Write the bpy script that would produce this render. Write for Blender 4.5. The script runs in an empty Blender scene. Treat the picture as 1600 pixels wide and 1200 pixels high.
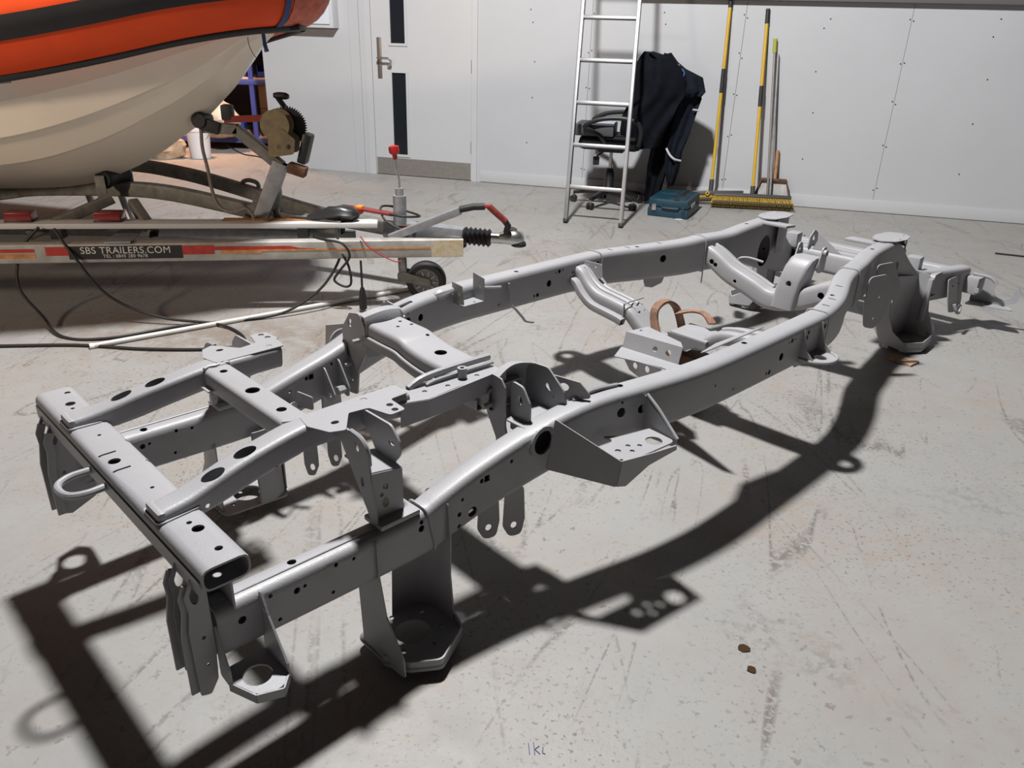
import bpy, bmesh, math, random
from mathutils import Vector, Matrix, Quaternion
from mathutils.geometry import tessellate_polygon
random.seed(7)
SC = bpy.context.scene
COL = SC.collection
PI = math.pi

# ------------------------------------------------------------------ camera
CAM_H, PITCH, ROLL, FPX = 1.26185, 0.425738, 0.0299908, 1212.155
def make_camera():
    fw = Vector((0, math.cos(PITCH), -math.sin(PITCH)))
    up0 = Vector((0, math.sin(PITCH), math.cos(PITCH)))
    r0 = Vector((1, 0, 0))
    r = math.cos(ROLL) * r0 + math.sin(ROLL) * up0
    up = -math.sin(ROLL) * r0 + math.cos(ROLL) * up0
    cd = bpy.data.cameras.new('camera')
    cd.sensor_fit = 'HORIZONTAL'
    cd.sensor_width = 36.0
    cd.lens = FPX / 1600 * 36.0
    cd.clip_start = 0.05
    co = bpy.data.objects.new('camera', cd)
    COL.objects.link(co)
    M = Matrix((r, up, -fw)).transposed().to_4x4()
    M.translation = (0, 0, CAM_H)
    co.matrix_world = M
    SC.camera = co
make_camera()

# ------------------------------------------------------------------ world, light, exposure
wd = bpy.data.worlds.new('world')
SC.world = wd
wd.use_nodes = True
wd.node_tree.nodes['Background'].inputs[0].default_value = (0.9, 0.95, 1.0, 1)
wd.node_tree.nodes['Background'].inputs[1].default_value = 0.01

def area_lamp(name, loc, size, power, color, target=None, size_y=None):
    ld = bpy.data.lights.new(name, 'AREA')
    ld.shape = 'DISK' if size_y is None else 'RECTANGLE'
    ld.size = size
    if size_y is not None:
        ld.size_y = size_y
    ld.energy = power
    ld.color = color
    ob = bpy.data.objects.new(name, ld)
    ob.location = loc
    if target is not None:
        d = Vector(target) - Vector(loc)
        ob.rotation_euler = d.to_track_quat('-Z', 'Y').to_euler()
    COL.objects.link(ob)
    return ob
KEY_LOC = (-0.40, 3.02, 4.25)
def bay_lamp(name, loc, radius, power, color):
    """hooded bay lamp: throws down and sideways, nothing upwards"""
    ld = bpy.data.lights.new(name, 'SPOT')
    ld.shadow_soft_size = radius
    ld.spot_size = math.radians(166)
    ld.spot_blend = 0.10
    ld.energy = power
    ld.color = color
    ld.use_nodes = True
    nt = ld.node_tree
    em = nt.nodes['Emission']
    fo = nt.nodes.new('ShaderNodeLightFalloff')
    fo.inputs['Strength'].default_value = 1.0
    nt.links.new(fo.outputs['Linear'], em.inputs['Strength'])
    ob = bpy.data.objects.new(name, ld)
    ob.location = loc
    COL.objects.link(ob)
    return ob
bay_lamp('bay_lamp', KEY_LOC, 0.15, 330, (1.0, 0.985, 0.97))
area_lamp('store_lamp', (-3.5, 8.55, 2.5), 0.5, 60, (1.0, 0.54, 0.32)).data.spread = math.radians(115)
area_lamp('boat_fill_lamp', (-4.6, -0.9, 2.5), 0.5, 17, (1.0, 0.80, 0.62), (-2.3, 3.6, 0.9)).data.spread = math.radians(62)  # added fill from an unseen source, beam narrowed to brighten the boat's near side

SC.view_settings.view_transform = 'Standard'
SC.view_settings.look = 'None'
SC.view_settings.gamma = 1.0
SC.view_settings.use_curve_mapping = False
SC.view_settings.exposure = 0.0

# ------------------------------------------------------------------ materials
MATS = {}
def srgb(r, g, b):
    f = lambda c: (c / 255) / 12.92 if c / 255 <= 0.04045 else ((c / 255 + 0.055) / 1.055) ** 2.4
    return (f(r), f(g), f(b), 1)
def mat(name, col, rough=0.5, metal=0.0, var=0.0, vscale=8.0, bump=0.0, bscale=60.0, var_col=None, spec=0.5, coat=0.0, emit=None, estr=0.0):
    m = bpy.data.materials.new(name)
    m.use_nodes = True
    nt = m.node_tree
    b = nt.nodes['Principled BSDF']
    b.inputs['Base Color'].default_value = col
    b.inputs['Roughness'].default_value = rough
    b.inputs['Metallic'].default_value = metal
    b.inputs['Specular IOR Level'].default_value = spec
    if coat:
        b.inputs['Coat Weight'].default_value = coat
    if emit:
        b.inputs['Emission Color'].default_value = emit
        b.inputs['Emission Strength'].default_value = estr
    tc = nt.nodes.new('ShaderNodeTexCoord')
    if var or var_col:
        n = nt.nodes.new('ShaderNodeTexNoise')
        n.inputs['Scale'].default_value = vscale
        n.inputs['Detail'].default_value = 6
        n.inputs['Roughness'].default_value = 0.65
        nt.links.new(tc.outputs['Object'], n.inputs['Vector'])
        cr = nt.nodes.new('ShaderNodeValToRGB')
        cr.color_ramp.elements[0].position = 0.35
        cr.color_ramp.elements[1].position = 0.68
        c2 = var_col if var_col else tuple(min(1, c * (1 + var)) for c in col[:3]) + (1,)
        c1 = col if var_col else tuple(c * (1 - var) for c in col[:3]) + (1,)
        cr.color_ramp.elements[0].color = c1
        cr.color_ramp.elements[1].color = c2
        nt.links.new(n.outputs['Fac'], cr.inputs['Fac'])
        nt.links.new(cr.outputs['Color'], b.inputs['Base Color'])
    if bump:
        n2 = nt.nodes.new('ShaderNodeTexNoise')
        n2.inputs['Scale'].default_value = bscale
        n2.inputs['Detail'].default_value = 4
        nt.links.new(tc.outputs['Object'], n2.inputs['Vector'])
        bp = nt.nodes.new('ShaderNodeBump')
        bp.inputs['Strength'].default_value = bump
        bp.inputs['Distance'].default_value = 0.004
        nt.links.new(n2.outputs['Fac'], bp.inputs['Height'])
        nt.links.new(bp.outputs['Normal'], b.inputs['Normal'])
    MATS[name] = m
    return m

def floor_material():
    m = bpy.data.materials.new('painted_concrete')
    m.use_nodes = True
    nt = m.node_tree
    L = nt.links
    b = nt.nodes['Principled BSDF']
    tc = nt.nodes.new('ShaderNodeTexCoord')
    def noise(scale, detail=6, rough=0.6, dist=0.0, vec=None):
        n = nt.nodes.new('ShaderNodeTexNoise')
        n.inputs['Scale'].default_value = scale
        n.inputs['Detail'].default_value = detail
        n.inputs['Roughness'].default_value = rough
        n.inputs['Distortion'].default_value = dist
        L.new(vec or tc.outputs['Object'], n.inputs['Vector'])
        return n.outputs['Fac']
    def ramp(fac, p0, p1, c0=(0, 0, 0, 1), c1=(1, 1, 1, 1)):
        r = nt.nodes.new('ShaderNodeValToRGB')
        r.color_ramp.elements[0].position = p0
        r.color_ramp.elements[1].position = p1
        r.color_ramp.elements[0].color = c0
        r.color_ramp.elements[1].color = c1
        L.new(fac, r.inputs['Fac'])
        return r.outputs['Color']
    def mix(fac, a, c):
        x = nt.nodes.new('ShaderNodeMix')
        x.data_type = 'RGBA'
        if isinstance(fac, float): x.inputs[0].default_value = fac
        else: L.new(fac, x.inputs[0])
        for i, v in ((6, a), (7, c)):
            if isinstance(v, tuple): x.inputs[i].default_value = v
            else: L.new(v, x.inputs[i])
        return x.outputs[2]
    def mul(a, c):
        x = nt.nodes.new('ShaderNodeMath')
        x.operation = 'MULTIPLY'
        for i, v in ((0, a), (1, c)):
            if isinstance(v, float): x.inputs[i].default_value = v
            else: L.new(v, x.inputs[i])
        return x.outputs[0]
    base = ramp(noise(0.7, 5, 0.6), 0.3, 0.7, (0.242, 0.239, 0.232, 1), (0.279, 0.277, 0.271, 1))
    mott = ramp(noise(9, 6, 0.7), 0.35, 0.7)
    base = mix(mul(mott, 0.35), base, (0.304, 0.301, 0.291, 1))
    # warm rubbed-in stains
    st = mul(ramp(noise(1.7, 7, 0.7, 0.6), 0.44, 0.66), ramp(noise(14, 5, 0.7), 0.32, 0.60))
    base = mix(mul(st, 0.5), base, (0.267, 0.205, 0.155, 1))
    # grey worn-through patches
    wp = mul(ramp(noise(2.3, 6, 0.65, 0.3), 0.56, 0.70), ramp(noise(38, 4, 0.7), 0.47, 0.57))
    base = mix(mul(wp, 0.75), base, (0.149, 0.143, 0.136, 1))
    # chips and specks in the paint, denser in places
    sp = mul(ramp(noise(85, 3, 0.55), 0.60, 0.64), ramp(noise(1.3, 5, 0.7), 0.42, 0.62))
    base = mix(mul(sp, 0.85), base, (0.105, 0.093, 0.084, 1))
    sp2 = mul(ramp(noise(36, 3, 0.6), 0.625, 0.665), ramp(noise(0.9, 3, 0.6), 0.38, 0.58))
    base = mix(mul(sp2, 0.7), base, (0.136, 0.118, 0.105, 1))
    # drag scratches: thin broken lines
    def scratches(ang, scale, seed, amt):
        mp = nt.nodes.new('ShaderNodeMapping')
        mp.inputs['Rotation'].default_value = (0, 0, ang)
        L.new(tc.outputs['Object'], mp.inputs['Vector'])
        ms = nt.nodes.new('ShaderNodeMapping')
        ms.inputs['Scale'].default_value = (scale * 0.12, scale, 1)
        ms.inputs['Location'].default_value = (seed, seed * 1.7, 0)
        L.new(mp.outputs['Vector'], ms.inputs['Vector'])
        v = noise(1.0, 2, 0.4, 1.2, ms.outputs['Vector'])
        x = nt.nodes.new('ShaderNodeMath'); x.operation = 'SUBTRACT'
        L.new(v, x.inputs[0]); x.inputs[1].default_value = 0.5
        a = nt.nodes.new('ShaderNodeMath'); a.operation = 'ABSOLUTE'
        L.new(x.outputs[0], a.inputs[0])
        line = ramp(a.outputs[0], 0.0, 0.012, (1, 1, 1, 1), (0, 0, 0, 1))
        brk = ramp(noise(2.1, 4, 0.6), 0.44, 0.54)
        brk2 = ramp(noise(60, 3, 0.6), 0.42, 0.52)
        return mul(mul(mul(line, brk), brk2), amt)
    base = mix(scratches(-1.25, 3.6, 3.1, 0.9), base, (0.124, 0.112, 0.102, 1))
    base = mix(scratches(-1.75, 2.6, 9.4, 0.8), base, (0.149, 0.136, 0.124, 1))
    # scuffed brown patch beside the trailer (bare concrete where the paint is gone)
    mp = nt.nodes.new('ShaderNodeMapping'); mp.vector_type = 'POINT'
    mp.inputs['Location'].default_value = (1.25, -3.22, 0)
    L.new(tc.outputs['Object'], mp.inputs['Vector'])
    mp2 = nt.nodes.new('ShaderNodeMapping')
    mp2.inputs['Rotation'].default_value = (0, 0, -0.42)
    mp2.inputs['Scale'].default_value = (0.75, 2.6, 1)
    L.new(mp.outputs['Vector'], mp2.inputs['Vector'])
    ln = nt.nodes.new('ShaderNodeVectorMath'); ln.operation = 'LENGTH'
    L.new(mp2.outputs['Vector'], ln.inputs[0])
    rad = ramp(ln.outputs['Value'], 0.2, 1.0, (1, 1, 1, 1), (0, 0, 0, 1))
    patch = mul(rad, ramp(noise(7, 7, 0.75), 0.40, 0.56))
    base = mix(mul(patch, 0.8), base, (0.186, 0.152, 0.124, 1))
    L.new(base, b.inputs['Base Color'])
    rg = ramp(noise(6, 5, 0.6), 0.3, 0.7, (0.42, 0.42, 0.42, 1), (0.62, 0.62, 0.62, 1))
    L.new(rg, b.inputs['Roughness'])
    b.inputs['Specular IOR Level'].default_value = 0.35
    bp = nt.nodes.new('ShaderNodeBump')
    bp.inputs['Strength'].default_value = 0.25
    bp.inputs['Distance'].default_value = 0.003
    L.new(noise(45, 5, 0.6), bp.inputs['Height'])
    L.new(bp.outputs['Normal'], b.inputs['Normal'])
    return m

FLOOR = floor_material()
PRIMER = mat('grey_primer', (0.315, 0.315, 0.33, 1), 0.46, 0.0, 0.05, 5, 0.12, 220)
WHITEWALL = mat('white_wall_board', (0.385, 0.395, 0.415, 1), 0.42, 0, 0.02, 2)
WHITEGLOSS = mat('white_gloss_paint', (0.41, 0.42, 0.435, 1), 0.3, 0, 0.015, 3)
WALLDARK = mat('joint_dark', (0.12, 0.12, 0.125, 1), 0.8)
CEIL = mat('ceiling_grey', (0.035, 0.03, 0.027, 1), 0.8)
ROOMWALL = mat('room_wall_paint', (0.055, 0.042, 0.035, 1), 0.7)
STEEL = mat('brushed_steel', (0.42, 0.40, 0.38, 1), 0.38, 0.85, 0.08, 30)
CHROME = mat('bright_zinc', (0.5, 0.5, 0.49, 1), 0.25, 0.9, 0.08, 18)
ALU = mat('aluminium', (0.25, 0.25, 0.26, 1), 0.42, 0.6, 0.06, 14)
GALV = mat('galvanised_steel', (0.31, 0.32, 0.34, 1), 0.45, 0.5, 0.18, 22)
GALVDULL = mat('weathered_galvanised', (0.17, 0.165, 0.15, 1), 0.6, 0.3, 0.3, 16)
GLASSDARK = mat('dark_door_glass', (0.012, 0.014, 0.018, 1), 0.08, 0, spec=0.12)
BLACKPL = mat('black_plastic', (0.009, 0.009, 0.010, 1), 0.45)
BLACKRUB = mat('black_rubber', (0.012, 0.012, 0.013, 1), 0.6, 0, 0.2, 20)
RED = mat('red_plastic', (0.36, 0.012, 0.01, 1), 0.4)
LENSRED = mat('red_lens', (0.18, 0.008, 0.006, 1), 0.25, 0, coat=0.4)

# ------------------------------------------------------------------ mesh helpers
def V(*a):
    return Vector(a[0]) if len(a) == 1 else Vector(a)

def circle2(cx, cy, rx, ry=None, n=20, rot=0.0):
    ry = rx if ry is None else ry
    out = []
    for i in range(n):
        a = 2 * PI * i / n
        x, y = rx * math.cos(a), ry * math.sin(a)
        out.append((cx + x * math.cos(rot) - y * math.sin(rot), cy + x * math.sin(rot) + y * math.cos(rot)))
    return out

def fillet(pts, r, n=4):
    """round the corners of a 2D outline; r may be one radius or one per corner"""
    N = len(pts)
    rs = r if isinstance(r, (list, tuple)) else [r] * N
    out = []
    for i in range(N):
        p = Vector(pts[i]); a = Vector(pts[i - 1]); b = Vector(pts[(i + 1) % N])
        va, vb = a - p, b - p
        la, lb = va.length, vb.length
        if rs[i] <= 1e-6 or la < 1e-6 or lb < 1e-6:
            out.append(tuple(p)); continue
        va /= la; vb /= lb
        ang = va.angle(vb, PI)
        if ang > PI - 0.05 or ang < 0.05:
            out.append(tuple(p)); continue
        d = min(rs[i] / math.tan(ang / 2), la * 0.48, lb * 0.48)
        p0, p1 = p + va * d, p + vb * d
        for k in range(n + 1):
            t = k / n
            q = (1 - t) ** 2 * p0 + 2 * t * (1 - t) * p + t * t * p1
            out.append(tuple(q))
    return out

class B:
    def __init__(self):
        self.v = []; self.f = []
    def add(self, verts, faces):
        o = len(self.v)
        self.v += [Vector(p) for p in verts]
        self.f += [tuple(o + i for i in f) for f in faces]
        return self
    def box(self, c, s, rot=None, bevel=0.0):
        c = Vector(c); hx, hy, hz = s[0] / 2, s[1] / 2, s[2] / 2
        R = rot if rot is not None else Matrix.Identity(3)
        if bevel > 0:
            bv = min(bevel, hx * .9, hy * .9, hz * .9)
            bm = bmesh.new()
            bmesh.ops.create_cube(bm, size=1)
            for w in bm.verts:
                w.co = Vector((w.co.x * 2 * hx, w.co.y * 2 * hy, w.co.z * 2 * hz))
            bmesh.ops.bevel(bm, geom=bm.edges[:], offset=bv, segments=2, affect='EDGES', profile=0.6)
            bm.verts.ensure_lookup_table()
            vs = [c + R @ w.co for w in bm.verts]
            fs = [tuple(w.index for w in f.verts) for f in bm.faces]
            bm.free()
            return self.add(vs, fs)
        vs = [c + R @ Vector((x * hx, y * hy, z * hz)) for x in (-1, 1) for y in (-1, 1) for z in (-1, 1)]
        return self.add(vs, [(0, 1, 3, 2), (4, 6, 7, 5), (0, 4, 5, 1), (2, 3, 7, 6), (0, 2, 6, 4), (1, 5, 7, 3)])
    def plate(self, o, u, v, outline, holes=(), t=0.005):
        """flat plate in the plane o + a u + b v, with real holes, thickness t"""
        o, u, v = Vector(o), Vector(u), Vector(v)
        n = u.cross(v).normalized()
        loops = [list(outline)] + [list(h) for h in holes]
        flat = [p for l in loops for p in l]
        tri = tessellate_polygon([[Vector((p[0], p[1], 0)) for p in l] for l in loops])
        N = len(flat)
        top = [o + u * p[0] + v * p[1] + n * (t / 2) for p in flat]
        bot = [o + u * p[0] + v * p[1] - n * (t / 2) for p in flat]
        fs = [tuple(x) for x in tri] + [tuple(N + i for i in reversed(x)) for x in tri]
        k = 0
        for l in loops:
            m = len(l)
            for i in range(m):
                a, b = k + i, k + (i + 1) % m
                fs.append((a, b, N + b, N + a))
            k += m
        return self.add(top + bot, fs)
    def rings(self, rings, closed=False, caps=True):
        """quad skin over a list of equally long point rings"""
        n = len(rings[0]); vs = [p for r in rings for p in r]; fs = []
        m = len(rings)
        for j in range(m if closed else m - 1):
            for i in range(n):
                a = j * n + i; b = j * n + (i + 1) % n
                c = ((j + 1) % m) * n + (i + 1) % n; d = ((j + 1) % m) * n + i
                fs.append((a, b, c, d))
        if caps and not closed:
            fs.append(tuple(range(n - 1, -1, -1)))
            fs.append(tuple((m - 1) * n + i for i in range(n)))
        return self.add(vs, fs)
    def tube(self, path, r, n=10, caps=True, closed=False):
        path = [Vector(p) for p in path]
        rad = r if isinstance(r, (list, tuple)) else [r] * len(path)
        rings = []; ref = None
        m = len(path)
        for j in range(m):
            if closed:
                t = (path[(j + 1) % m] - path[j - 1]).normalized()
            else:
                t = (path[min(j + 1, m - 1)] - path[max(j - 1, 0)]).normalized()
            if ref is None:
                ref = Vector((0, 0, 1)) if abs(t.z) < 0.9 else Vector((1, 0, 0))
            ref = (ref - t * ref.dot(t))
            if ref.length < 1e-5: ref = t.orthogonal()
            ref.normalize()
            s = t.cross(ref)
            rings.append([path[j] + rad[j] * (math.cos(2 * PI * i / n) * ref + math.sin(2 * PI * i / n) * s) for i in range(n)])
        return self.rings(rings, closed, caps)
    def cyl(self, a, b, r, n=20, r2=None):
        a, b = Vector(a), Vector(b)
        t = (b - a).normalized(); u = t.orthogonal().normalized(); s = t.cross(u)
        r2 = r if r2 is None else r2
        R = lambda c, q: [c + q * (math.cos(2 * PI * i / n) * u + math.sin(2 * PI * i / n) * s) for i in range(n)]
        return self.rings([R(a, r), R(b, r2)])
    def washer(self, a, b, ro, ri, n=24):
        a, b = Vector(a), Vector(b)
        t = (b - a).normalized(); u = t.orthogonal().normalized(); s = t.cross(u)
        R = lambda c, q: [c + q * (math.cos(2 * PI * i / n) * u + math.sin(2 * PI * i / n) * s) for i in range(n)]
        return self.rings([R(a, ro), R(b, ro), R(b, ri), R(a, ri)], closed=True)
    def lathe(self, prof, o=(0, 0, 0), axis=(0, 0, 1), n=24, caps=True):
        o = Vector(o); t = Vector(axis).normalized(); u = t.orthogonal().normalized(); s = t.cross(u)
        return self.rings([[o + t * h + max(r, 1e-4) * (math.cos(2 * PI * i / n) * u + math.sin(2 * PI * i / n) * s) for i in range(n)] for r, h in prof], caps=caps)
    def sweep(self, stations, wall=0.0035, hollow=True, up0=(0, 0, 1)):
        """stations: (center, width, height, radius); rounded box section; hollow with open ends"""
        def sec(w, h, r, n=3):
            return fillet([(-w / 2, -h / 2), (w / 2, -h / 2), (w / 2, h / 2), (-w / 2, h / 2)], r, n)
        cs = [Vector(s[0]) for s in stations]
        outer, inner = [], []
        m = len(cs)
        for j in range(m):
            t = (cs[min(j + 1, m - 1)] - cs[max(j - 1, 0)]).normalized()
            side = Vector(up0).cross(t).normalized(); up = t.cross(side)
            w, h, r = stations[j][1:4]
            outer.append([cs[j] + side * a + up * b for a, b in sec(w, h, r)])
            inner.append([cs[j] + side * a + up * b for a, b in sec(w - 2 * wall, h - 2 * wall, max(r - wall, .001))])
        if not hollow:
            return self.rings(outer)
        return self.rings(outer + inner[::-1], closed=True)
    def sphere(self, c, r, n=12, sc=(1, 1, 1)):
        c = Vector(c)
        prof = [(math.sin(PI * i / n), -math.cos(PI * i / n)) for i in range(n + 1)]
        rings = [[c + Vector((r * sc[0] * max(a, 1e-3) * math.cos(2 * PI * k / (2 * n)), r * sc[1] * max(a, 1e-3) * math.sin(2 * PI * k / (2 * n)), r * sc[2] * h)) for k in range(2 * n)] for a, h in prof]
        return self.rings(rings)
    def mesh(self, name, smooth=35):
        me = bpy.data.meshes.new(name)
        me.from_pydata([tuple(p) for p in self.v], [], self.f)
        bm = bmesh.new(); bm.from_mesh(me)
        bmesh.ops.recalc_face_normals(bm, faces=bm.faces[:])
        bm.to_mesh(me); bm.free()
        if smooth:
            for q in me.polygons: q.use_smooth = True
            me.set_sharp_from_angle(angle=math.radians(smooth))
        return me
    def obj(self, name, material, parent=None, smooth=35, cuts=None):
        me = self.mesh(name, smooth)
        if cuts is not None and cuts.v:
            me = boolean(me, cuts, smooth)
        me.name = name
        me.materials.clear(); me.materials.append(material)
        ob = bpy.data.objects.new(name, me)
        COL.objects.link(ob)
        if parent is not None: ob.parent = parent
        return ob

def boolean(me, cuts, smooth):
    a = bpy.data.objects.new('tmp_a', me); COL.objects.link(a)
    cm = cuts.mesh('tmp_cut', 0)
    b = bpy.data.objects.new('tmp_b', cm); COL.objects.link(b)
    md = a.modifiers.new('cut', 'BOOLEAN'); md.operation = 'DIFFERENCE'; md.object = b; md.solver = 'EXACT'
    dg = bpy.context.evaluated_depsgraph_get(); dg.update()
    out = bpy.data.meshes.new_from_object(a.evaluated_get(dg))
    bpy.data.objects.remove(a); bpy.data.objects.remove(b)
    if len(out.polygons) < 8:
        return me
    if smooth:
        for q in out.polygons: q.use_smooth = True
        out.set_sharp_from_angle(angle=math.radians(smooth))
    return out

def bez(pts, n=8, closed=False):
    """Catmull-Rom through points"""
    pts = [Vector(p) for p in pts]; out = []
    m = len(pts)
    for i in range(m if closed else m - 1):
        if closed:
            p0, p1, p2, p3 = pts[i - 1], pts[i], pts[(i + 1) % m], pts[(i + 2) % m]
        else:
            p0, p1, p2, p3 = pts[max(i - 1, 0)], pts[i], pts[i + 1], pts[min(i + 2, m - 1)]
        for k in range(n):
            t = k / n
            out.append(0.5 * ((2 * p1) + (-p0 + p2) * t + (2 * p0 - 5 * p1 + 4 * p2 - p3) * t * t + (-p0 + 3 * p1 - 3 * p2 + p3) * t ** 3))
    if not closed: out.append(pts[-1])
    return out

def empty(name, loc=(0, 0, 0), rotz=0.0, rot=None):
    o = bpy.data.objects.new(name, None)
    o.empty_display_size = 0.1
    COL.objects.link(o)
    o.location = loc
    o.rotation_euler = rot if rot is not None else (0, 0, rotz)
    return o
def tag(o, label=None, cat=None, group=None, kind=None):
    if label: o['label'] = label
    if cat: o['category'] = cat
    if group: o['group'] = group
    if kind: o['kind'] = kind
    return o
def copy_tree(o, parent=None):
    c = o.copy(); COL.objects.link(c); c.parent = parent
    for ch in list(o.children):
        copy_tree(ch, c)
    return c
def rotm(x=0, y=0, z=0):
    return Matrix.Rotation(z, 3, 'Z') @ Matrix.Rotation(y, 3, 'Y') @ Matrix.Rotation(x, 3, 'X')
def text_mesh(body, size, extrude, material, name, parent, M, spacing=1.0, bold=0.0):
    cu = bpy.data.curves.new('txt', 'FONT')
    cu.body = body; cu.size = size; cu.extrude = extrude; cu.space_character = spacing; cu.offset = bold
    cu.align_x = 'CENTER'; cu.align_y = 'CENTER'
    t = bpy.data.objects.new('txt', cu); COL.objects.link(t)
    dg = bpy.context.evaluated_depsgraph_get(); dg.update()
    me = bpy.data.meshes.new_from_object(t.evaluated_get(dg))
    bpy.data.objects.remove(t)
    me.transform(M)
    me.materials.clear(); me.materials.append(material)
    me.name = name
    ob = bpy.data.objects.new(name, me); COL.objects.link(ob); ob.parent = parent
    return ob

# ------------------------------------------------------------------ the room
WA = -0.261935; WD = 7.180735          # back wall: yaw and distance
WU = Vector((math.cos(WA), math.sin(WA), 0))            # along the wall, to the right
WN = Vector((math.sin(WA), -math.cos(WA), 0))           # out of the wall, into the room
WZ = Vector((0, 0, 1))
def wp(s, z, off=0.0):
    """point on the back wall: s along it, z up, off out of it"""
    return Vector((0, WD, 0)) + WU * s + WN * off + WZ * z
WR = Matrix((WU, -WN, WZ)).transposed()                 # box axes: x along, y into the wall, z up
WBASE = wp(0, 0)
def wbox(b, s0, s1, z0, z1, o0, o1, bevel=0.0):
    return b.box(wp((s0 + s1) / 2, (z0 + z1) / 2, (o0 + o1) / 2), (abs(s1 - s0), abs(o1 - o0), abs(z1 - z0)), WR, bevel)

fl = B().box((0.5, 4.0, -0.05), (17, 18, 0.1)).obj('floor', FLOOR, None, 0); tag(fl, 'pale grey painted concrete workshop floor with chips and scuffs', kind='structure')
tag(B().box((0.5, 4.0, 4.85), (17, 18, 0.1)).obj('ceiling', CEIL, None, 0), kind='structure')
tag(B().box((-8.0, 4.0, 2.4), (0.1, 18, 4.8)).obj('wall_left', ROOMWALL, None, 0), kind='structure')
tag(B().box((9.0, 4.0, 2.4), (0.1, 18, 4.8)).obj('wall_right', ROOMWALL, None, 0), kind='structure')
tag(B().box((0.5, -5.0, 2.4), (17, 0.1, 4.8)).obj('wall_front', ROOMWALL, None, 0), kind='structure')
# back wall: dark backing with separate boards over it
bw = B(); wbox(bw, -2.47, 8.6, 0.0, 4.8, -0.05, -0.006)
wall = bw.obj('wall_back', WALLDARK, None, 0)
tag(wall, 'white boarded back wall with visible joints and screws', kind='structure')
seams = [-0.395, 0.588, 1.799, 2.992, 4.19, 5.39, 6.59, 7.79, 8.6]
def board(s0, s1, z0, z1):
    b = B(); g = 0.0012
    wbox(b, s0 + g, s1 - g, z0, z1, -0.006, 0.006, 0.0008)
    b.obj('wall_board', WHITEWALL, wall, 0)
for a, c in zip(seams[:-1], seams[1:]):
    board(a, c, 0.0, 2.44); board(a, c, 2.443, 4.8)
board(-2.5, -1.60, 0.0, 2.44); board(-2.5, -0.395, 2.443, 4.8)
b = B(); wbox(b, -1.598, -1.505, 0, 2.44, -0.006, 0.010); b.obj('wall_board', WHITEWALL, wall, 0)
b = B(); wbox(b, -1.503, -1.452, 0, 2.44, -0.006, 0.004); b.obj('wall_board', WHITEWALL, wall, 0)
b = B(); wbox(b, -1.452, -0.395, 2.10, 2.44, -0.006, 0.006); b.obj('wall_board', WHITEWALL, wall, 0)
# screw heads, two by two along the joints and along the studs between
SCREW = mat('screw_head', (0.02, 0.02, 0.022, 1), 0.5)
scr = B()
for s in seams[1:6]:
    for z in (0.19, 0.52, 0.85, 1.14, 1.42, 1.9, 2.3):
        for d in (-0.013, 0.013):
            q = wp(s + d, z + random.uniform(-.02, .02), 0.006); scr.cyl(q, q + WN * 0.0015, 0.0055, 8)
for a, c in zip(seams[:6], seams[1:7]):
    for z in (0.36, 0.72, 1.05, 1.33, 1.44):
        q = wp((a + c) / 2 + random.uniform(-.03, .03), z + random.uniform(-.03, .03), 0.006); scr.cyl(q, q + WN * 0.0015, 0.0055, 8)
so = scr.obj('screw_heads', SCREW, wall, 0); so['kind'] = 'stuff'
b = B(); wbox(b, -0.355, 8.6, 0.004, 0.102, 0.006, 0.022, 0.004)
tag(b.obj('baseboard_back', WHITEGLOSS, None), 'white skirting board along the back wall', kind='structure')
b = B(); wbox(b, 0.95, 8.6, 1.535, 1.60, 0.006, 0.06, 0.004)
tag(b.obj('trim_1', mat('dark_trunking', (0.09, 0.085, 0.085, 1), 0.5), None), 'dark grey cable trunking along the wall', kind='structure')

# door with two narrow panes
dr = empty('door_1', wp(-0.915, 0)); tag(dr, 'white door with two tall narrow panes and a steel kick plate', kind='structure')
def dpart(name, m, fn, parent=dr, smooth=35):
    b = B(); fn(b)
    for q in b.v: q -= WBASE_D
    return b.obj(name, m, parent, smooth)
WBASE_D = wp(-0.915, 0)
DL, DR_ = -1.386, -0.447
def leaf(b):
    ol = [(DL, 0.008), (DR_, 0.008), (DR_, 2.04), (DL, 2.04)]
    hs = [[(-1.205, .19), (-1.06, .19), (-1.06, .905), (-1.205, .905)], [(-1.205, 1.14), (-1.06, 1.14), (-1.06, 1.855), (-1.205, 1.855)]]
    b.plate(wp(0, 0, -0.012), WU, WZ, ol, hs, 0.04)
dpart('door_leaf', WHITEGLOSS, leaf, smooth=0)
for z0, z1 in ((.19, .905), (1.14, 1.855)):
    fr = dpart('glazing_bead', WHITEGLOSS, lambda b: b.plate(wp(0, 0, 0.010), WU, WZ, [(-1.222, z0 - .018), (-1.043, z0 - .018), (-1.043, z1 + .018), (-1.222, z1 + .018)], [[(-1.2, z0 + .004), (-1.065, z0 + .004), (-1.065, z1 - .004), (-1.2, z1 - .004)]], 0.012), smooth=0)
    dpart('pane', GLASSDARK, lambda b: wbox(b, -1.204, -1.061, z0, z1, -0.003, 0.001), fr, 0)
dpart('kick_plate', STEEL, lambda b: wbox(b, DL + .008, DR_ - .004, .012, .158, .008, .0105), smooth=0)
hp = dpart('handle_plate', mat('dull_bronze_steel', (0.23, 0.21, 0.19, 1), 0.4, 0.8), lambda b: wbox(b, -1.334, -1.292, .852, 1.188, .008, .018, .004))
dpart('lever_handle', CHROME, lambda b: b.tube(bez([wp(-1.313, 1.02, .012), wp(-1.313, 1.02, .055), wp(-1.30, 1.02, .068), wp(-1.22, 1.02, .068), wp(-1.195, 1.012, .066), wp(-1.186, .99, .06), wp(-1.195, .968, .05), wp(-1.225, .958, .03)], 5), .0095, 10), hp)
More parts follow.
